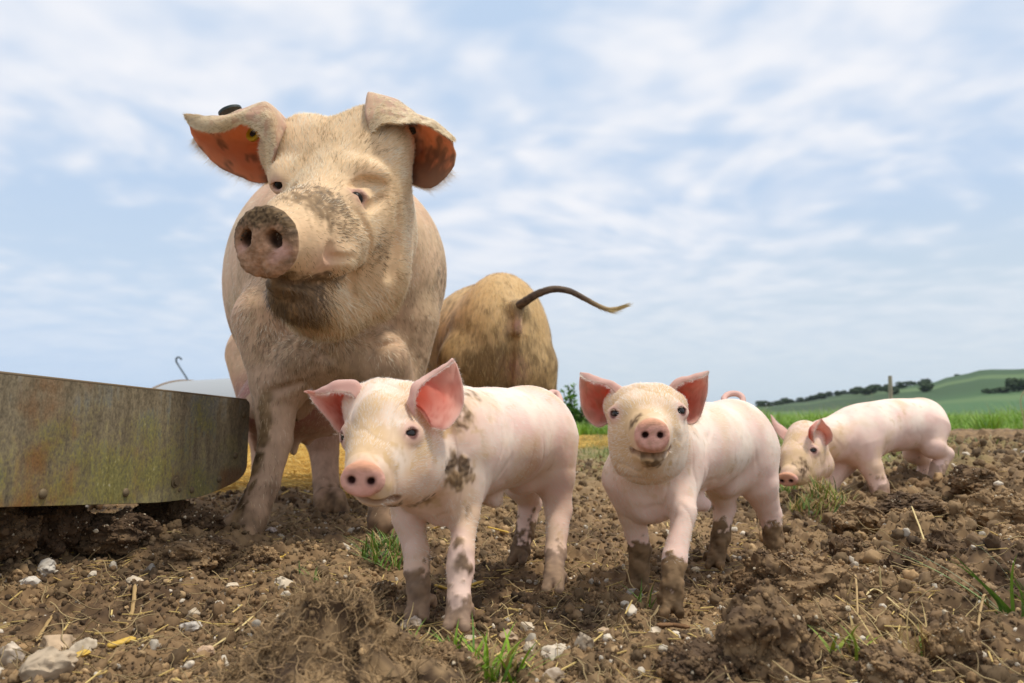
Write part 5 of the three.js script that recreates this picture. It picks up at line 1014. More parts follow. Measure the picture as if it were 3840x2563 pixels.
// ------------------------------------------------------------------ metal trough
{
  const A = [-0.770, 0, -1.10], u = norm([0.11, 0, -0.75]), n = norm([0.75, 0, 0.11]), up = [0, 1, 0], L = 0.758, N0 = -0.62;
  const o = thing('feed_trough', 'rusty moss-stained metal trough with a row of round bolts', 'trough', A);
  // weathered galvanised plate: streaks of grey, algae green and rust, far end darkened as shade
  const TW = 1024, TH = 256, px = new Uint8Array(TW * TH * 4), bp = new Uint8Array(TW * TH * 4);
  const srgb = (x) => Math.round(255 * (x <= 0.0031308 ? 12.92 * x : 1.055 * Math.pow(x, 1 / 2.4) - 0.055));
  for (let j = 0; j < TH; j++) for (let i = 0; i < TW; i++) {
    const U = N0 + (L - N0) * i / TW, Y = 0.10 + 0.30 * j / TH, v = clamp((Y - 0.15) / 0.19);
    const st = fbm(U * 60, 1.2, Y * 9, 4), bl = fbm(U * 9, 4.4, Y * 11, 4), sp = N3(U * 190, 3.3, Y * 120), fi = N3(U * 420, 3.1, Y * 260);
    let c = mix3([0.135, 0.108, 0.068], [0.215, 0.178, 0.115], clamp(0.5 + 0.9 * st + 0.4 * bl));
    c = mix3(c, [0.145, 0.155, 0.150], ss(0.02, 0.4, 0.7 * st + bl + 0.12 * v) * 0.75);
    c = mix3(c, [0.160, 0.140, 0.020], ss(-0.22, 0.55, bl + 0.35 * st + 0.3 * sp + 0.2 * fi + 0.26 * (1 - v) - 0.28 * ss(0.35, 0.75, U) - 0.25 * ss(0.6, 1, v)) * 0.75);
    c = mix3(c, [0.23, 0.20, 0.085], ss(0.2, 0.5, -bl + 0.3 * st + 0.35 * (1 - v) - 0.2) * 0.6);
    const rust = ss(0.0, 0.55, fbm(U * 7 + 4, 9.4, Y * 9, 4) + 0.45 * ss(0.4, 0.0, v) * ss(0.15, 0.55, U) - 0.10 + 0.3 * st);
    c = mix3(c, mix3([0.20, 0.085, 0.022], [0.12, 0.048, 0.014], clamp(0.5 + sp)), rust * 0.85);
    c = mix3(c, [0.075, 0.058, 0.036], ss(0.55, 0.78, U) * 0.45 + 0.35 * ss(0.35, 0.6, -st + 0.2 * sp));  // far end painted darker, as if shaded by the sow; dark streaks
    c = mix3(c, [0.42, 0.38, 0.30], ss(0.55, 0.75, sp) * ss(0.1, 0.3, bl) * 0.5);
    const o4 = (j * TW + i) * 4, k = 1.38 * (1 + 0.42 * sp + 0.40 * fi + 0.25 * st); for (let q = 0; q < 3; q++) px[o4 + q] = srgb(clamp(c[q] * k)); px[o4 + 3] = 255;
    const b = clamp(0.5 + 0.35 * bl + 0.25 * sp + 0.3 * rust * fi) * 255; bp[o4] = bp[o4 + 1] = bp[o4 + 2] = b; bp[o4 + 3] = 255;
  }
  const tex = (d, s) => { const t = new THREE.DataTexture(d, TW, TH); t.magFilter = THREE.LinearFilter; t.minFilter = THREE.LinearFilter; if (s) t.colorSpace = THREE.SRGBColorSpace; t.wrapS = t.wrapT = THREE.ClampToEdgeWrapping; t.needsUpdate = true; return t; };
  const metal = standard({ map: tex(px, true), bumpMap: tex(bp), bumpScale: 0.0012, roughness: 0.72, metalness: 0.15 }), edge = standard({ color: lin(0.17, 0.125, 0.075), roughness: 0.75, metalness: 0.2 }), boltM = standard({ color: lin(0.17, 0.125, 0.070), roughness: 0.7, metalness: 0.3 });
  const shape = new THREE.Shape(); shape.moveTo(N0, 0.382); shape.lineTo(L - 0.02, 0.3335); shape.quadraticCurveTo(L, 0.333, L, 0.318); shape.lineTo(L - 0.004, 0.172); shape.quadraticCurveTo(L - 0.008, 0.148, 0.70, 0.137);
  shape.quadraticCurveTo(0.60, 0.118, 0.517, 0.1185); shape.quadraticCurveTo(0.43, 0.120, 0.36, 0.127); shape.lineTo(0, 0.163); shape.lineTo(N0, 0.225); shape.closePath();
  const place = (g, off) => { g.applyMatrix4(basis(u, up, n, mul(n, off))); return g; };
  for (const off of [-0.004, -0.43]) {
    const g = new THREE.ExtrudeGeometry(shape, { depth: 0.004, bevelEnabled: true, bevelThickness: 0.0008, bevelSize: 0.0008, bevelSegments: 1, curveSegments: 16 }), uv = g.attributes.uv, p = g.attributes.position;
    for (let i = 0; i < uv.count; i++) uv.setXY(i, (p.getX(i) - N0) / (L - N0), (p.getY(i) - 0.10) / 0.30);
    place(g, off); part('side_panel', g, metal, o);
  }
  const rim = new THREE.TubeGeometry(new THREE.LineCurve3(new THREE.Vector3(N0, 0.3835, 0), new THREE.Vector3(L - 0.016, 0.3345, 0)), 1, 0.0032, 8); place(rim, -0.002); part('rim', rim, edge, o);
  const pts = shape.getPoints(16).filter((p) => p.y < 0.30).sort((a, b) => a.x - b.x), fp = [], fi = [];
  pts.forEach((p, i) => { fp.push(p.x, p.y + 0.006, -0.006, p.x, p.y + 0.006, -0.424); if (i) { const a = i * 2; fi.push(a - 2, a, a - 1, a - 1, a, a + 1); } });
  const fl = geo(fp, fi); place(fl, 0); edge.side = THREE.DoubleSide; part('floor', fl, edge, o);
  for (const x of [L - 0.008, N0 + 0.01]) { const g = new THREE.BoxGeometry(0.004, 0.16, 0.414); g.translate(x, x > 0 ? 0.250 : 0.30, -0.215); place(g, 0); part('end_plate', g, edge, o); }
  const sk = new THREE.BoxGeometry(0.16, 0.075, 0.03); sk.translate(0.30, 0.09, -0.30); place(sk, 0); part('foot', sk, standard({ color: lin(0.035, 0.025, 0.017), roughness: 0.9 }), o);
  const head = new THREE.SphereGeometry(1, 18, 10, 0, Math.PI * 2, 0, Math.PI / 2); head.rotateX(Math.PI / 2); head.scale(1, 1, 0.55);
  for (const [bx, by, br] of [[0.098, 0.172, 0.0085], [0.300, 0.153, 0.0085], [0.455, 0.160, 0.0095], [0.517, 0.136, 0.0075], [0.472, 0.140, 0.0045], [0.625, 0.150, 0.0085], [0.695, 0.200, 0.0085], [0.728, 0.297, 0.0085], [-0.10, 0.19, 0.0085], [-0.32, 0.21, 0.0085]]) {
    const t = by === 0.160; const g = t ? new THREE.CylinderGeometry(br, br, 0.006, 6).rotateX(Math.PI / 2) : head.clone().scale(br, br, br * 1.2); g.translate(bx, by, t ? 0.004 : 0.001); place(g, 0); part('bolt', g, boltM, o);
    if (t) { const w = new THREE.CylinderGeometry(0.014, 0.014, 0.002, 20); w.rotateX(Math.PI / 2); w.translate(bx, by, 0.0022); place(w, 0); part('washer', w, boltM, o); }
  }
}
// ------------------------------------------------------------------ corrugated ark with a hook
{
  const R0 = [-3.9827, 0.6943, -9], a = norm([1.26, 0, 1.0]), c = norm([-1.0, 0, 1.26]), o = thing('pig_ark', 'curved grey corrugated metal shelter behind the trough with a wire hook', 'animal shelter', [R0[0], 0, R0[2]]);
  const nS = 260, nT = 30, pos = [], idx = [], Lg = 3.0, top = R0[1];
  for (let i = 0; i <= nS; i++) for (let j = 0; j <= nT; j++) {
    const s = Lg * i / nS, t = -Math.PI / 2 + Math.PI * j / nT, k = 1 + 0.012 * Math.sin(2 * Math.PI * s / 0.076), p = add(add(mul(a, s), mul(c, 0.78 * Math.sin(t) * k)), [0, (top + 0.02) * Math.cos(t) * k - 0.02, 0]);
    pos.push(...p); if (i && j) { const q = i * (nT + 1) + j, e = q - nT - 1; idx.push(e - 1, q - 1, e, e, q - 1, q); }
  }
  part('roof', geo(pos, idx), standard({ color: lin(0.34, 0.36, 0.38), roughness: 0.7, metalness: 0.1, side: THREE.DoubleSide }), o);
  for (const s of [0.02, Lg - 0.02]) { const sh = new THREE.Shape(); sh.absellipse(0, -0.01, 0.76, top, 0, Math.PI); const g = new THREE.ExtrudeGeometry(sh, { depth: 0.02, bevelEnabled: false, curveSegments: 30 }); g.applyMatrix4(basis(mul(c, -1), [0, 1, 0], a, mul(a, s - 0.01))); part('end_wall', g, standard({ color: lin(0.30, 0.25, 0.19), roughness: 0.9 }), o); }
  const arch = []; for (let j = 0; j <= 40; j++) { const t = -Math.PI / 2 + Math.PI * j / 40; arch.push(new THREE.Vector3(...add(mul(c, 0.79 * Math.sin(t)), [0, (top + 0.03) * Math.cos(t) - 0.02, 0]))); }
  part('edge_trim', new THREE.TubeGeometry(new THREE.CatmullRomCurve3(arch), 60, 0.016, 6), standard({ color: lin(0.24, 0.17, 0.11), roughness: 0.9 }), o);
  const hook = [[-3.972, 0.6943, -9], [-4.0011, 0.7478, -9], [-4.0526, 0.8228, -9], [-4.1041, 0.8979, -9], [-4.1331, 0.9462, -9], [-4.1295, 0.9839, -9], [-4.1031, 0.9946, -9], [-4.0756, 0.9785, -9], [-4.0695, 0.9624, -9]].map((p) => new THREE.Vector3(...sub(p, [R0[0], 0, R0[2]])));
  part('hook', new THREE.TubeGeometry(new THREE.CatmullRomCurve3(hook), 50, 0.0125, 8), standard({ color: lin(0.16, 0.20, 0.25), roughness: 0.5, metalness: 0.5 }), o);
}
// ------------------------------------------------------------------ clods, stones, straws: each one a thing
const CRUMB = [0, 1, 2].map((k) => lump(70 + k, 2, { rough: 0.8, freq: 2.1, crumb: 0.9, squash: [1, 0.8, 0.9] }));
function clod(label, at, w, h, seed, o = {}) {
  const g = lump(seed, o.detail ?? 30, { rough: 0.75, freq: 1.2, crumb: 0.75, squash: [w / 2, h * 0.62, (o.deep ?? w * 0.85) / 2] });
  const darker = o.darker ?? 0.08, tone = (x, y, z) => mix3(soilColour(at[0] + x * 1.7 + seed, at[2] + y * 2.3 + z), SOIL_C, darker * 0.6);  // higher values mix the clod towards the dark soil tone
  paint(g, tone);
  const t = tag(part('soil_clod', g, M.plain, scene), label, 'clod'); t.position.set(at[0], at[1] + 0.008, at[2]); t.rotation.y = seed * 1.3;
  const r = rng(seed * 7 + 1), p = g.attributes.position, list = [];
  for (let i = 0; i < Math.round(15000 * w); i++) { const k = Math.floor(r() * p.count), s = 0.0010 + 0.0052 * r() * r() * r(); list.push({ m: new THREE.Matrix4().compose(new THREE.Vector3(p.getX(k), p.getY(k), p.getZ(k)), randomTurn(r), new THREE.Vector3(s, s, s)), c: r() < 0.05 ? [0.55, 0.46, 0.33] : mul(tone(p.getX(k), p.getY(k), p.getZ(k)), 0.7 + 0.9 * r()) }); }
  copies('crumb', CRUMB[seed % 3], M.tint, list, t);
  return t;
}
clod('round crumbly clod in the hollow behind the long clod, right of centre', [0.6261, 0.0077, -1.4], 0.095, 0.085, 1);
clod('long brown clod right of the muddy feet, broadest of the clods', [0.4366, 0.0151, -1.18], 0.165, 0.085, 2, { detail: 34 });
clod('big rough clod at the bottom edge nearest the camera, right of centre', [0.2888, 0.0301, -0.86], 0.10, 0.095, 3, { detail: 36 });
clod('upright clod with a green moss stain among the clods at right', [0.6443, 0.0132, -1.24], 0.075, 0.075, 4);
clod('large clod with a thin root lying across it at far right', [0.6507, 0.0184, -1.1], 0.095, 0.075, 5);
clod('brown clod cut by the right edge of the picture', [0.7555, 0.0209, -1.14], 0.08, 0.075, 6);
clod('dark clod in the deep shade upper right of the mossy clod', [0.8331, 0.0132, -1.42], 0.10, 0.075, 7);
clod('rounded clod at lower right beside the pale dry grass tangle', [0.5144, 0.0141, -0.88], 0.065, 0.065, 8);
clod('low dark clod in front of the clod with the root', [0.5326, 0.0156, -0.99], 0.09, 0.045, 9);
clod('flat clod at the bottom edge under the lime-green blades', [0.418, 0.0104, -0.84], 0.07, 0.04, 10);
clod('tall dark clod packed under the trough near its far end', [-0.819, 0.0555, -1.74], 0.15, 0.085, 11, { detail: 32, darker: 1 });
clod('dark clod packed under the trough at left', [-0.8257, 0.1033, -1.34], 0.10, 0.095, 12, { darker: 1 });
clod('small dark clod between the trough and the sow foot', [-0.6646, 0.0587, -1.6], 0.085, 0.055, 13, { darker: 0.8 });
clod('dark clod under the trough at the left edge of the picture', [-0.8319, 0.0946, -1.24], 0.09, 0.06, 14, { darker: 0.9 });
clod('broad clod in the shade below the middle of the trough', [-0.7545, 0.068, -1.42], 0.12, 0.06, 15, { darker: 0.9 });
clod('lumpy light-topped clod in front of the trough, left of the sow foot', [-0.5797, 0.0314, -1.36], 0.13, 0.06, 16);
clod('clod on the heap below the rooting piglet', [1.0431, 0.0484, -1.95], 0.16, 0.05, 17);
clod('clod on the heap right of the rooting piglet hind feet', [1.3368, 0.0969, -2.15], 0.15, 0.07, 18);
clod('clod half way down the heap at the right edge', [1.1168, 0.0631, -1.7], 0.13, 0.08, 19);
clod('clod at the foot of the heap below the matted grass clump', [0.817, 0.0411, -1.75], 0.12, 0.07, 20);
clod('small clod beside the two clods at the foot of the heap', [0.8579, 0.045, -1.6], 0.12, 0.06, 21);
clod('dark clod behind the white stone, in front of the sow', [-0.4776, 0.0212, -1.42], 0.06, 0.03, 22);
clod('steep clod rising behind the long brown clod', [0.5284, 0.0113, -1.13], 0.10, 0.075, 24);
clod('crumbly clod between the mossy clod and the dark shaded one', [0.732, 0.0088, -1.33], 0.085, 0.07, 25);
clod('clod left of the lime-green blades at lower right', [0.4028, 0.0087, -0.98], 0.085, 0.06, 26);
clod('clod at the right edge above the arching grass blades', [0.9429, 0.0251, -1.4], 0.12, 0.08, 27);
clod('small rough clod below the hind foot of the piglet with muddy feet', [0.5148, 0.0035, -1.42], 0.075, 0.045, 28);
clod('clod pressed against the right side of the root mound', [-0.078, 0.0086, -0.84], 0.07, 0.04, 29);
clod('clod at the bottom edge left of the big rough clod', [0.2043, 0.0086, -0.84], 0.085, 0.04, 30);
clod('small black clod between the grass tuft and the centre piglet hoof', [-0.1973, 0.0167, -1.16], 0.035, 0.026, 23, { darker: 1 });

function stone(label, at, w, h, seed, colour = [0.62, 0.55, 0.46], o = {}) {
  const g = lump(seed + 40, 12, { rough: 0.6, freq: 1.7, crumb: 0.38, angular: 9, squash: [w * 0.44, h * 0.46, w * 0.38] });
  paint(g, (x, y, z) => { const k = N3(x * 120 + seed, y * 120, z * 120), e = fbm(x * 45, y * 45 + seed, z * 45, 3); let c = mix3(colour, mul(colour, 0.62), clamp(0.4 + e * 1.6 + 0.4 * k)); return mix3(c, [0.16, 0.105, 0.06], ss(0.05, 0.4, e + 0.3 * k + 0.5 * ss(0.1, -0.6, y / h)) * (o.dirt ?? 0.75)); });
  const t = tag(part('stone', g, M.plain, scene), label, 'stone'); t.position.set(...onSoil(at, h * 0.12)); t.rotation.y = seed * 2.1; return t;
}
const CHALK = [0.66, 0.55, 0.41], TAN = [0.55, 0.40, 0.26], GREY = [0.38, 0.34, 0.29];
stone('big pitted white stone left of the dry root mound', [-0.3802, 0, -1.2661], 0.056, 0.036, 1, CHALK);
stone('small white stone just left of the big pitted one', [-0.4613, 0, -1.2484], 0.028, 0.016, 2, CHALK);
stone('white stone in the middle of the lower left soil', [-0.5924, 0, -1.1822], 0.032, 0.022, 3, CHALK);
stone('pale upright stone in the pile at far left', [-0.7806, 0, -1.2572], 0.042, 0.040, 4, [0.66, 0.60, 0.52]);
stone('pale stone fallen at the foot of the upright stone at far left', [-0.748, 0, -1.1719], 0.032, 0.022, 5, [0.66, 0.60, 0.52]);
stone('white and rust stained stone at the left edge', [-0.5991, 0, -0.9079], 0.045, 0.034, 6, [0.72, 0.60, 0.47]);
stone('broad tan stone at lower left next to a white one', [-0.5633, 0, -0.9426], 0.058, 0.044, 7, TAN, { dirt: 0.4 });
stone('white stone wedged against the broad tan stone', [-0.5264, 0, -0.9313], 0.040, 0.028, 8, CHALK, { dirt: 0.4 });
stone('large smooth pale boulder at the bottom left edge', [-0.5139, 0, -0.8408], 0.066, 0.046, 9, [0.52, 0.41, 0.29], { dirt: 0.45 });
stone('grey stone below the lumpy clod left of centre', [-0.6332, 0, -1.3194], 0.048, 0.036, 10, GREY);
stone('chalky stone in the row of three left of the root mound', [-0.4732, 0, -1.1182], 0.026, 0.020, 11, CHALK);
stone('rounded grey-white stone lowest in the row of three', [-0.4489, 0, -1.0567], 0.034, 0.022, 12, [0.55, 0.50, 0.44]);
stone('pale stone against the upper left side of the root mound', [-0.3293, 0, -1.0865], 0.026, 0.022, 13, CHALK);
stone('pale flat-topped stone between the root mound and the centre piglet hooves', [-0.137, 0, -1.0384], 0.036, 0.028, 14, [0.66, 0.55, 0.44]);
stone('tan stone right below the centre piglet front hoof', [-0.0571, 0, -1], 0.022, 0.016, 15, CHALK);
stone('white stone right of the centre piglet front hoof', [0.0198, 0, -1.0588], 0.026, 0.022, 16, CHALK);
stone('ochre stone below the white one right of the centre hoof', [-0.0055, 0, -1.0093], 0.034, 0.022, 17, TAN);
stone('big cream stone at bottom centre', [0.0597, 0, -0.9426], 0.048, 0.036, 18, [0.70, 0.60, 0.47]);
stone('brown stone leaning on the big cream stone', [0.0882, 0, -0.9297], 0.032, 0.032, 19, [0.42, 0.34, 0.25]);
stone('cream stone at the bottom edge under the big cream one', [0.0507, 0, -0.8815], 0.042, 0.026, 20, [0.66, 0.54, 0.42]);
stone('ochre stone right of the cream stones at bottom centre', [0.1202, 0, -0.9944], 0.024, 0.018, 21, TAN);
stone('grey stone in front of the muddy left forefoot', [0.1923, 0, -1.2007], 0.038, 0.028, 22, GREY);
stone('white stone at lower right centre below the muddy right forefoot', [0.1812, 0, -0.9559], 0.026, 0.024, 23, CHALK);
stone('pale stone sitting on the long brown clod slope', [0.5086, 0, -1.528], 0.032, 0.020, 24, CHALK);
stone('pinkish stone right of the sow front foot', [-0.5744, 0, -1.7864], 0.036, 0.016, 25, [0.60, 0.50, 0.44]);
stone('white stone on the soil right of the sow front foot', [-0.4767, 0, -1.7166], 0.034, 0.014, 26, [0.62, 0.55, 0.47]);
stone('pale stone between the heap and the matted grass clump', [1.0526, 0, -2.3994], 0.05, 0.03, 27, [0.60, 0.54, 0.46]);
stone('cream stone at the hind foot of the piglet with muddy feet', [0.3502, 0, -1.437], 0.022, 0.016, 28, [0.66, 0.55, 0.38]);
stone('small cream pebble pair left of the cream stones', [0.0222, 0, -0.9559], 0.022, 0.018, 29, CHALK);
stone('rust-tinged pebble near the bottom edge left of centre', [-0.3793, 0, -0.9393], 0.024, 0.020, 30, [0.60, 0.42, 0.28]);

// straws
const strawM = { gold: standard({ color: lin(0.62, 0.40, 0.07), roughness: 0.6 }), pale: standard({ color: lin(0.62, 0.48, 0.22), roughness: 0.65 }), dull: standard({ color: lin(0.42, 0.28, 0.12), roughness: 0.7 }) };
function stalk(label, pts, r0, m, lift = 0.008) {
  const v = pts.map((p) => new THREE.Vector3(...onSoil(p, lift + (p[1] || 0)))), c0 = v[0].clone(); v.forEach((q) => q.sub(c0));
  const cv = new THREE.CatmullRomCurve3(v), g = new THREE.TubeGeometry(cv, 24, r0, 7), gp = g.attributes.position, sd = pts[0][0] * 91;
  for (let i = 0; i <= 24; i++) { const q = cv.getPointAt(i / 24), f = (i === 0 || i === 24 ? 0.02 : i === 1 || i === 23 ? 0.75 : 1) * (1 + 0.25 * N3(i * 0.4, sd, 1)), w = 0.0016 * N3(i * 0.25, sd, 7) * Math.min(1, r0 / 0.003); for (let j = 0; j <= 7; j++) { const k = i * 8 + j; gp.setXYZ(k, q.x + (gp.getX(k) - q.x) * f + w, q.y + (gp.getY(k) - q.y) * f * 0.55, q.z + (gp.getZ(k) - q.z) * f); } }
  g.computeVertexNormals();
  const t = tag(part('straw_stalk', g, m, scene), label, 'straw'); t.position.copy(c0); return t;
}
stalk('long kinked golden straw in front of the trough at left', [[-0.8621, 0, -1.3703], [-0.8741, 0, -1.437], [-0.855, 0, -1.4607], [-0.84, 0, -1.4936]], 0.0032, strawM.gold);
stalk('short pale straw beside the upper end of the long kinked straw', [[-0.8485, 0, -1.5193], [-0.7894, 0, -1.4448]], 0.0026, strawM.pale, 0.012);
stalk('long thin pale straw slanting across the soil left of centre', [[-0.5611, 0, -1.2199], [-0.5536, 0, -1.3032], [-0.5532, 0, -1.3991]], 0.0020, strawM.pale);
stalk('broad golden straw bundle in front of the sow', [[-0.4995, 0, -1.4688], [-0.4756, 0, -1.5193], [-0.4454, 0, -1.5829]], 0.0042, strawM.gold);
stalk('short straw pointing up left of the golden bundle', [[-0.5551, 0, -1.437], [-0.5671, 0, -1.528]], 0.0026, strawM.dull, 0.014);
stalk('thick bright yellow straw at lower left', [[-0.4901, 0, -0.9233], [-0.481, 0, -0.9643]], 0.0062, strawM.gold, 0.010);
stalk('stubby yellow straw beside the pale boulder at bottom left', [[-0.5084, 0, -0.8815], [-0.5076, 0, -0.9079]], 0.0062, strawM.gold, 0.010);
stalk('curved dry leaf hanging below the white stone at left', [[-0.5279, 0, -1.0324], [-0.548, 0, -1.0909], [-0.5761, 0, -1.1517]], 0.0030, strawM.dull);
stalk('thin dry stem slanting at the far left', [[-0.5967, 0, -0.9525], [-0.6177, 0, -1.0055], [-0.645, 0, -1.0651]], 0.0024, strawM.dull);
stalk('thin straw running up to the root mound from lower left', [[-0.3795, 0, -0.9171], [-0.3759, 0, -1], [-0.3737, 0, -1.0954]], 0.0018, strawM.pale);
stalk('golden straw lying behind the centre piglet forelegs', [[-0.1282, 0, -1.2368], [-0.0984, 0, -1.2661], [-0.0469, 0, -1.2969]], 0.0040, strawM.gold, 0.010);
stalk('short golden straw between the sow hind foot and the centre piglet', [[-0.0617, 0, -1.8756], [-0.0069, 0, -1.8363]], 0.0040, strawM.gold, 0.012);
stalk('golden straw just left of the centre piglet foreleg', [[-0.2101, 0, -1.9027], [-0.1775, 0, -1.8756]], 0.0038, strawM.gold, 0.012);
stalk('pale straw across the clods at right', [[0.8342, 0, -1.7166], [0.8206, 0, -1.6317], [0.8526, 0, -1.6118]], 0.0026, strawM.pale, 0.03);
stalk('short orange-tipped straw on the heap at right', [[0.8312, 0, -1.5504], [0.7917, 0, -1.437]], 0.0017, strawM.pale, 0.03);
stalk('upright pale stub among the clods at lower right', [[0.5342, 0, -1.0909], add([0.533, 0, -1.0909], [0, 0.045, 0])], 0.0014, strawM.pale, -0.004);
stalk('bent straw over the clods at lower right', [[0.4869, 0, -1.0384], add([0.5058, 0, -1.0526], [0, 0.02, 0]), [0.5046, 0, -0.9818]], 0.0013, strawM.pale, 0.012);
stalk('second bent straw near the pale dry tangle', [[0.4628, 0, -1.0444], add([0.4767, 0, -1.0485], [0, 0.02, 0]), [0.4372, 0, -0.9559]], 0.0013, strawM.dull, 0.012);
stalk('curled root hanging at the lower right corner', [[0.6144, 0, -0.973], add([0.5994, 0, -0.9559], [0, 0.02, 0]), [0.5565, 0, -0.9079], [0.5241, 0, -0.8647]], 0.0016, strawM.dull, 0.010);
stalk('flat brown root piece in front of the muddy right forefoot', [[0.1991, 0, -1.0324], [0.2252, 0, -1.0567], [0.2388, 0, -1.0246]], 0.0055, standard({ color: lin(0.20, 0.105, 0.045), roughness: 0.9 }), 0.010);

// ------------------------------------------------------------------ the fibrous mound at the bottom
const CURLS = [1, 2, 3, 4, 5, 6].map((k) => { // unit wisps of dry root, wandering
  const r = rng(k * 17), v = [new THREE.Vector3(0, 0, 0)]; let d = new THREE.Vector3(1, 0, 0);
  for (let i = 0; i < 6; i++) { d.add(new THREE.Vector3((r() - 0.5) * 0.9, (r() - 0.45) * 1.0, (r() - 0.5) * 1.3)).normalize(); v.push(v[i].clone().addScaledVector(d, 0.2)); }
  return new THREE.TubeGeometry(new THREE.CatmullRomCurve3(v), 12, 0.016, 4);
});
{
  const at = [-0.20, -0.012, -0.80], o = thing('root_mound', 'brown mound of dry tangled roots and soil at the bottom, left of centre', 'mound', at), r = rng(300);
  const g = lump(61, 44, { rough: 0.5, freq: 1.5, crumb: 0.9, squash: [0.140, 0.100, 0.100] }); { const q = g.attributes.position; for (let i = 0; i < q.count; i++) if (q.getY(i) > 0) { const k = 1 - 0.55 * Math.min(1, q.getY(i) / 0.1); q.setXYZ(i, q.getX(i) * k + 0.012 * (1 - k), q.getY(i) * 1.12, q.getZ(i) * k); } g.computeVertexNormals(); } paint(g, (x, y, z) => mix3(SOIL_C, SOIL_B, clamp(0.45 + 1.5 * N3(x * 40, y * 40, z * 40) + 0.6 * N3(x * 110, y * 110, z * 110)))); 
  const core = part('soil_core', g, M.plain, o), p = g.attributes.position, nn = g.attributes.normal, sets = [[], [], []];
  for (let i = 0; i < 9000; i++) {
    const k = Math.floor(r() * p.count), q = [p.getX(k), p.getY(k), p.getZ(k)], n = [nn.getX(k), nn.getY(k), nn.getZ(k)]; if (q[1] < -0.03) continue;
    const rough = norm([r() - 0.5, 0.5 * (r() - 0.3), r() - 0.5]), f = norm(sub(rough, mul(n, dot(rough, n) * 0.75 - 0.35 * r()))), side = norm(cross(n, f)), L = 0.012 + 0.030 * r() * r(), T = L * (0.45 + 0.8 * r());
    sets[i % 3].push({ m: basis(mul(f, L), mul(n, T), mul(side, -T), add(q, mul(n, 0.001))), c: mix3([0.15, 0.095, 0.045], [0.46, 0.31, 0.16], r() * ss(-0.05, 0.06, q[1])) });
  }
  sets.forEach((s, i) => copies('root', CURLS[i], M.tint, s, o));
  const bits = []; for (let i = 0; i < 5000; i++) { const k = Math.floor(r() * p.count), s = 0.0009 + 0.0038 * r() * r() * r(); bits.push({ m: new THREE.Matrix4().compose(new THREE.Vector3(p.getX(k), p.getY(k), p.getZ(k)), randomTurn(r), new THREE.Vector3(s, s, s)), c: mul(mix3(SOIL_C, SOIL_B, r()), 0.8 + 0.8 * r()) }); }
  copies('crumb', CRUMB[0], M.tint, bits, o);
}
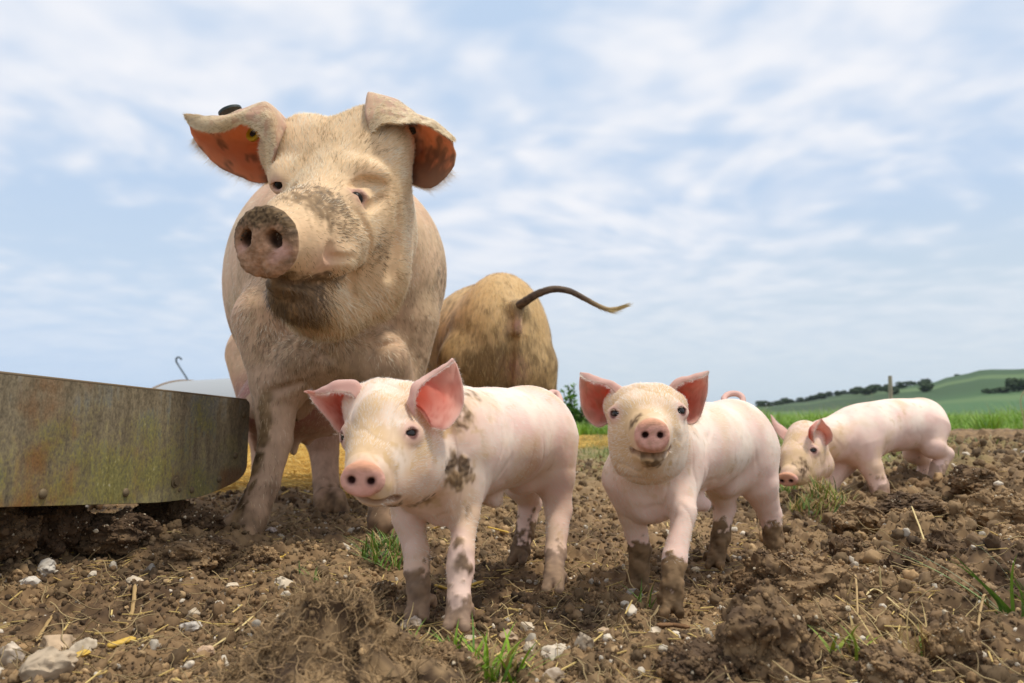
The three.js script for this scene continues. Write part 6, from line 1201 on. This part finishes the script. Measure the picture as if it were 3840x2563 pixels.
// ------------------------------------------------------------------ crumbs, pebbles and bits of straw over all the soil
{
  const r = rng(900), forms = CRUMB, chips = [0, 1].map((k) => lump(80 + k, 2, { rough: 0.7, freq: 2, crumb: 0.5, angular: 6, squash: [1, 0.7, 0.8] }));
  const sets = forms.map(() => []), pale = chips.map(() => []);
  for (let i = 0; i < 150000; i++) {
    const d = 0.52 * Math.pow(9, r()), half = 0.80 * d + 0.15, x = (r() * 2 - 1) * half; if (straw(x, -d) > 0.5 || grassy(x, -d) > 0.9 * r() + 0.3) continue;
    const thick = ss(-0.3, 0.35, fbm(x * 6, 6.6, d * 6, 3)); if (r() > 0.25 + 0.75 * thick) continue;
    let s = (0.0011 + 0.0042 * Math.pow(r(), 2.6) + 0.010 * Math.pow(r(), 22) * mix(0.8, 1.6, ss(0.2, 0.9, x))) * (0.68 + 0.32 * d);
    const y = ground(x, -d), isPale = r() < 0.085; if (isPale && r() < 0.10) s = Math.min(0.010, s * 2.2); if (isPale) s = Math.min(s, 0.011); s = Math.min(s, 0.026);
    if (s > 0.004 && FEET.some(([fx, fz]) => (x - fx) ** 2 + (-d - fz) ** 2 < 0.004)) continue;
    const m = new THREE.Matrix4().compose(new THREE.Vector3(x, y + s * 0.2, -d), randomTurn(r), new THREE.Vector3(s * (0.8 + 0.6 * r()), s * (0.7 + 0.5 * r()), s));
    if (isPale) { const k = 0.45 + 0.45 * r(); pale[i & 1].push({ m, c: r() < 0.4 ? mul([0.62, 0.42, 0.22], k) : mul([0.80, 0.70, 0.56], k) }); }
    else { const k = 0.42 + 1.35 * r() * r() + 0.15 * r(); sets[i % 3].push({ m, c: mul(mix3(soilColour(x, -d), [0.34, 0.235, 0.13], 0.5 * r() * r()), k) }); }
  }
  forms.forEach((f, i) => tag(copies('soil_crumbs', f, M.tint, sets[i], scene), 'loose brown crumbs of soil strewn over the ground', 'soil'));
  chips.forEach((f, i) => tag(copies('pebbles', f, M.tint, pale[i], scene), 'small pale pebbles strewn over the soil', 'pebbles'));
  const bits = [], roots = CURLS.slice(3).map(() => []);
  for (let i = 0; i < 11000; i++) {
    const d = 0.6 * Math.pow(7, r()), x = (r() * 2 - 1) * (0.80 * d + 0.1); if (grassy(x, -d) > 0.5) continue;
    const a = r() * 6.283, dir = norm([Math.cos(a), 0.5 * (r() - 0.35), Math.sin(a)]), side = norm(cross([0, 1, 0], dir)), up = cross(dir, side), y = ground(x, -d);
    if (r() < 0.28) { const L = 0.012 + 0.045 * r() * r(), w = 0.0010 + 0.0012 * r(); bits.push({ m: basis(mul(side, w), mul(up, w * 0.6), mul(dir, L), [x, y + 0.004 + 0.2 * L * Math.abs(dir[1]), -d]), c: mix3([0.40, 0.26, 0.08], [0.70, 0.53, 0.20], r()) }); }
    else { const L = 0.02 + 0.05 * r() * r(), T = L * 0.9; roots[i % 3].push({ m: basis(mul(dir, L), mul(up, T), mul(side, -T), [x, y + 0.002, -d]), c: mix3([0.15, 0.10, 0.05], [0.48, 0.36, 0.18], r()) }); }
  }
  tag(copies('straw_bits', new THREE.BoxGeometry(1, 1, 1), M.tint, bits, scene), 'short broken bits of straw strewn over the soil', 'straw');
  roots.forEach((s, i) => tag(copies('dry_roots', CURLS[3 + i], M.tint, s, scene), 'fine dry roots lying over the soil', 'roots'));
}


// ------------------------------------------------------------------ draw
const renderer = new THREE.WebGLRenderer({ antialias: true });
renderer.setSize(1024, 683);
renderer.toneMapping = THREE.LinearToneMapping;
renderer.toneMappingExposure = EXPOSURE;
renderer.shadowMap.enabled = true;
renderer.shadowMap.type = THREE.PCFSoftShadowMap;
renderer.render(scene, camera);
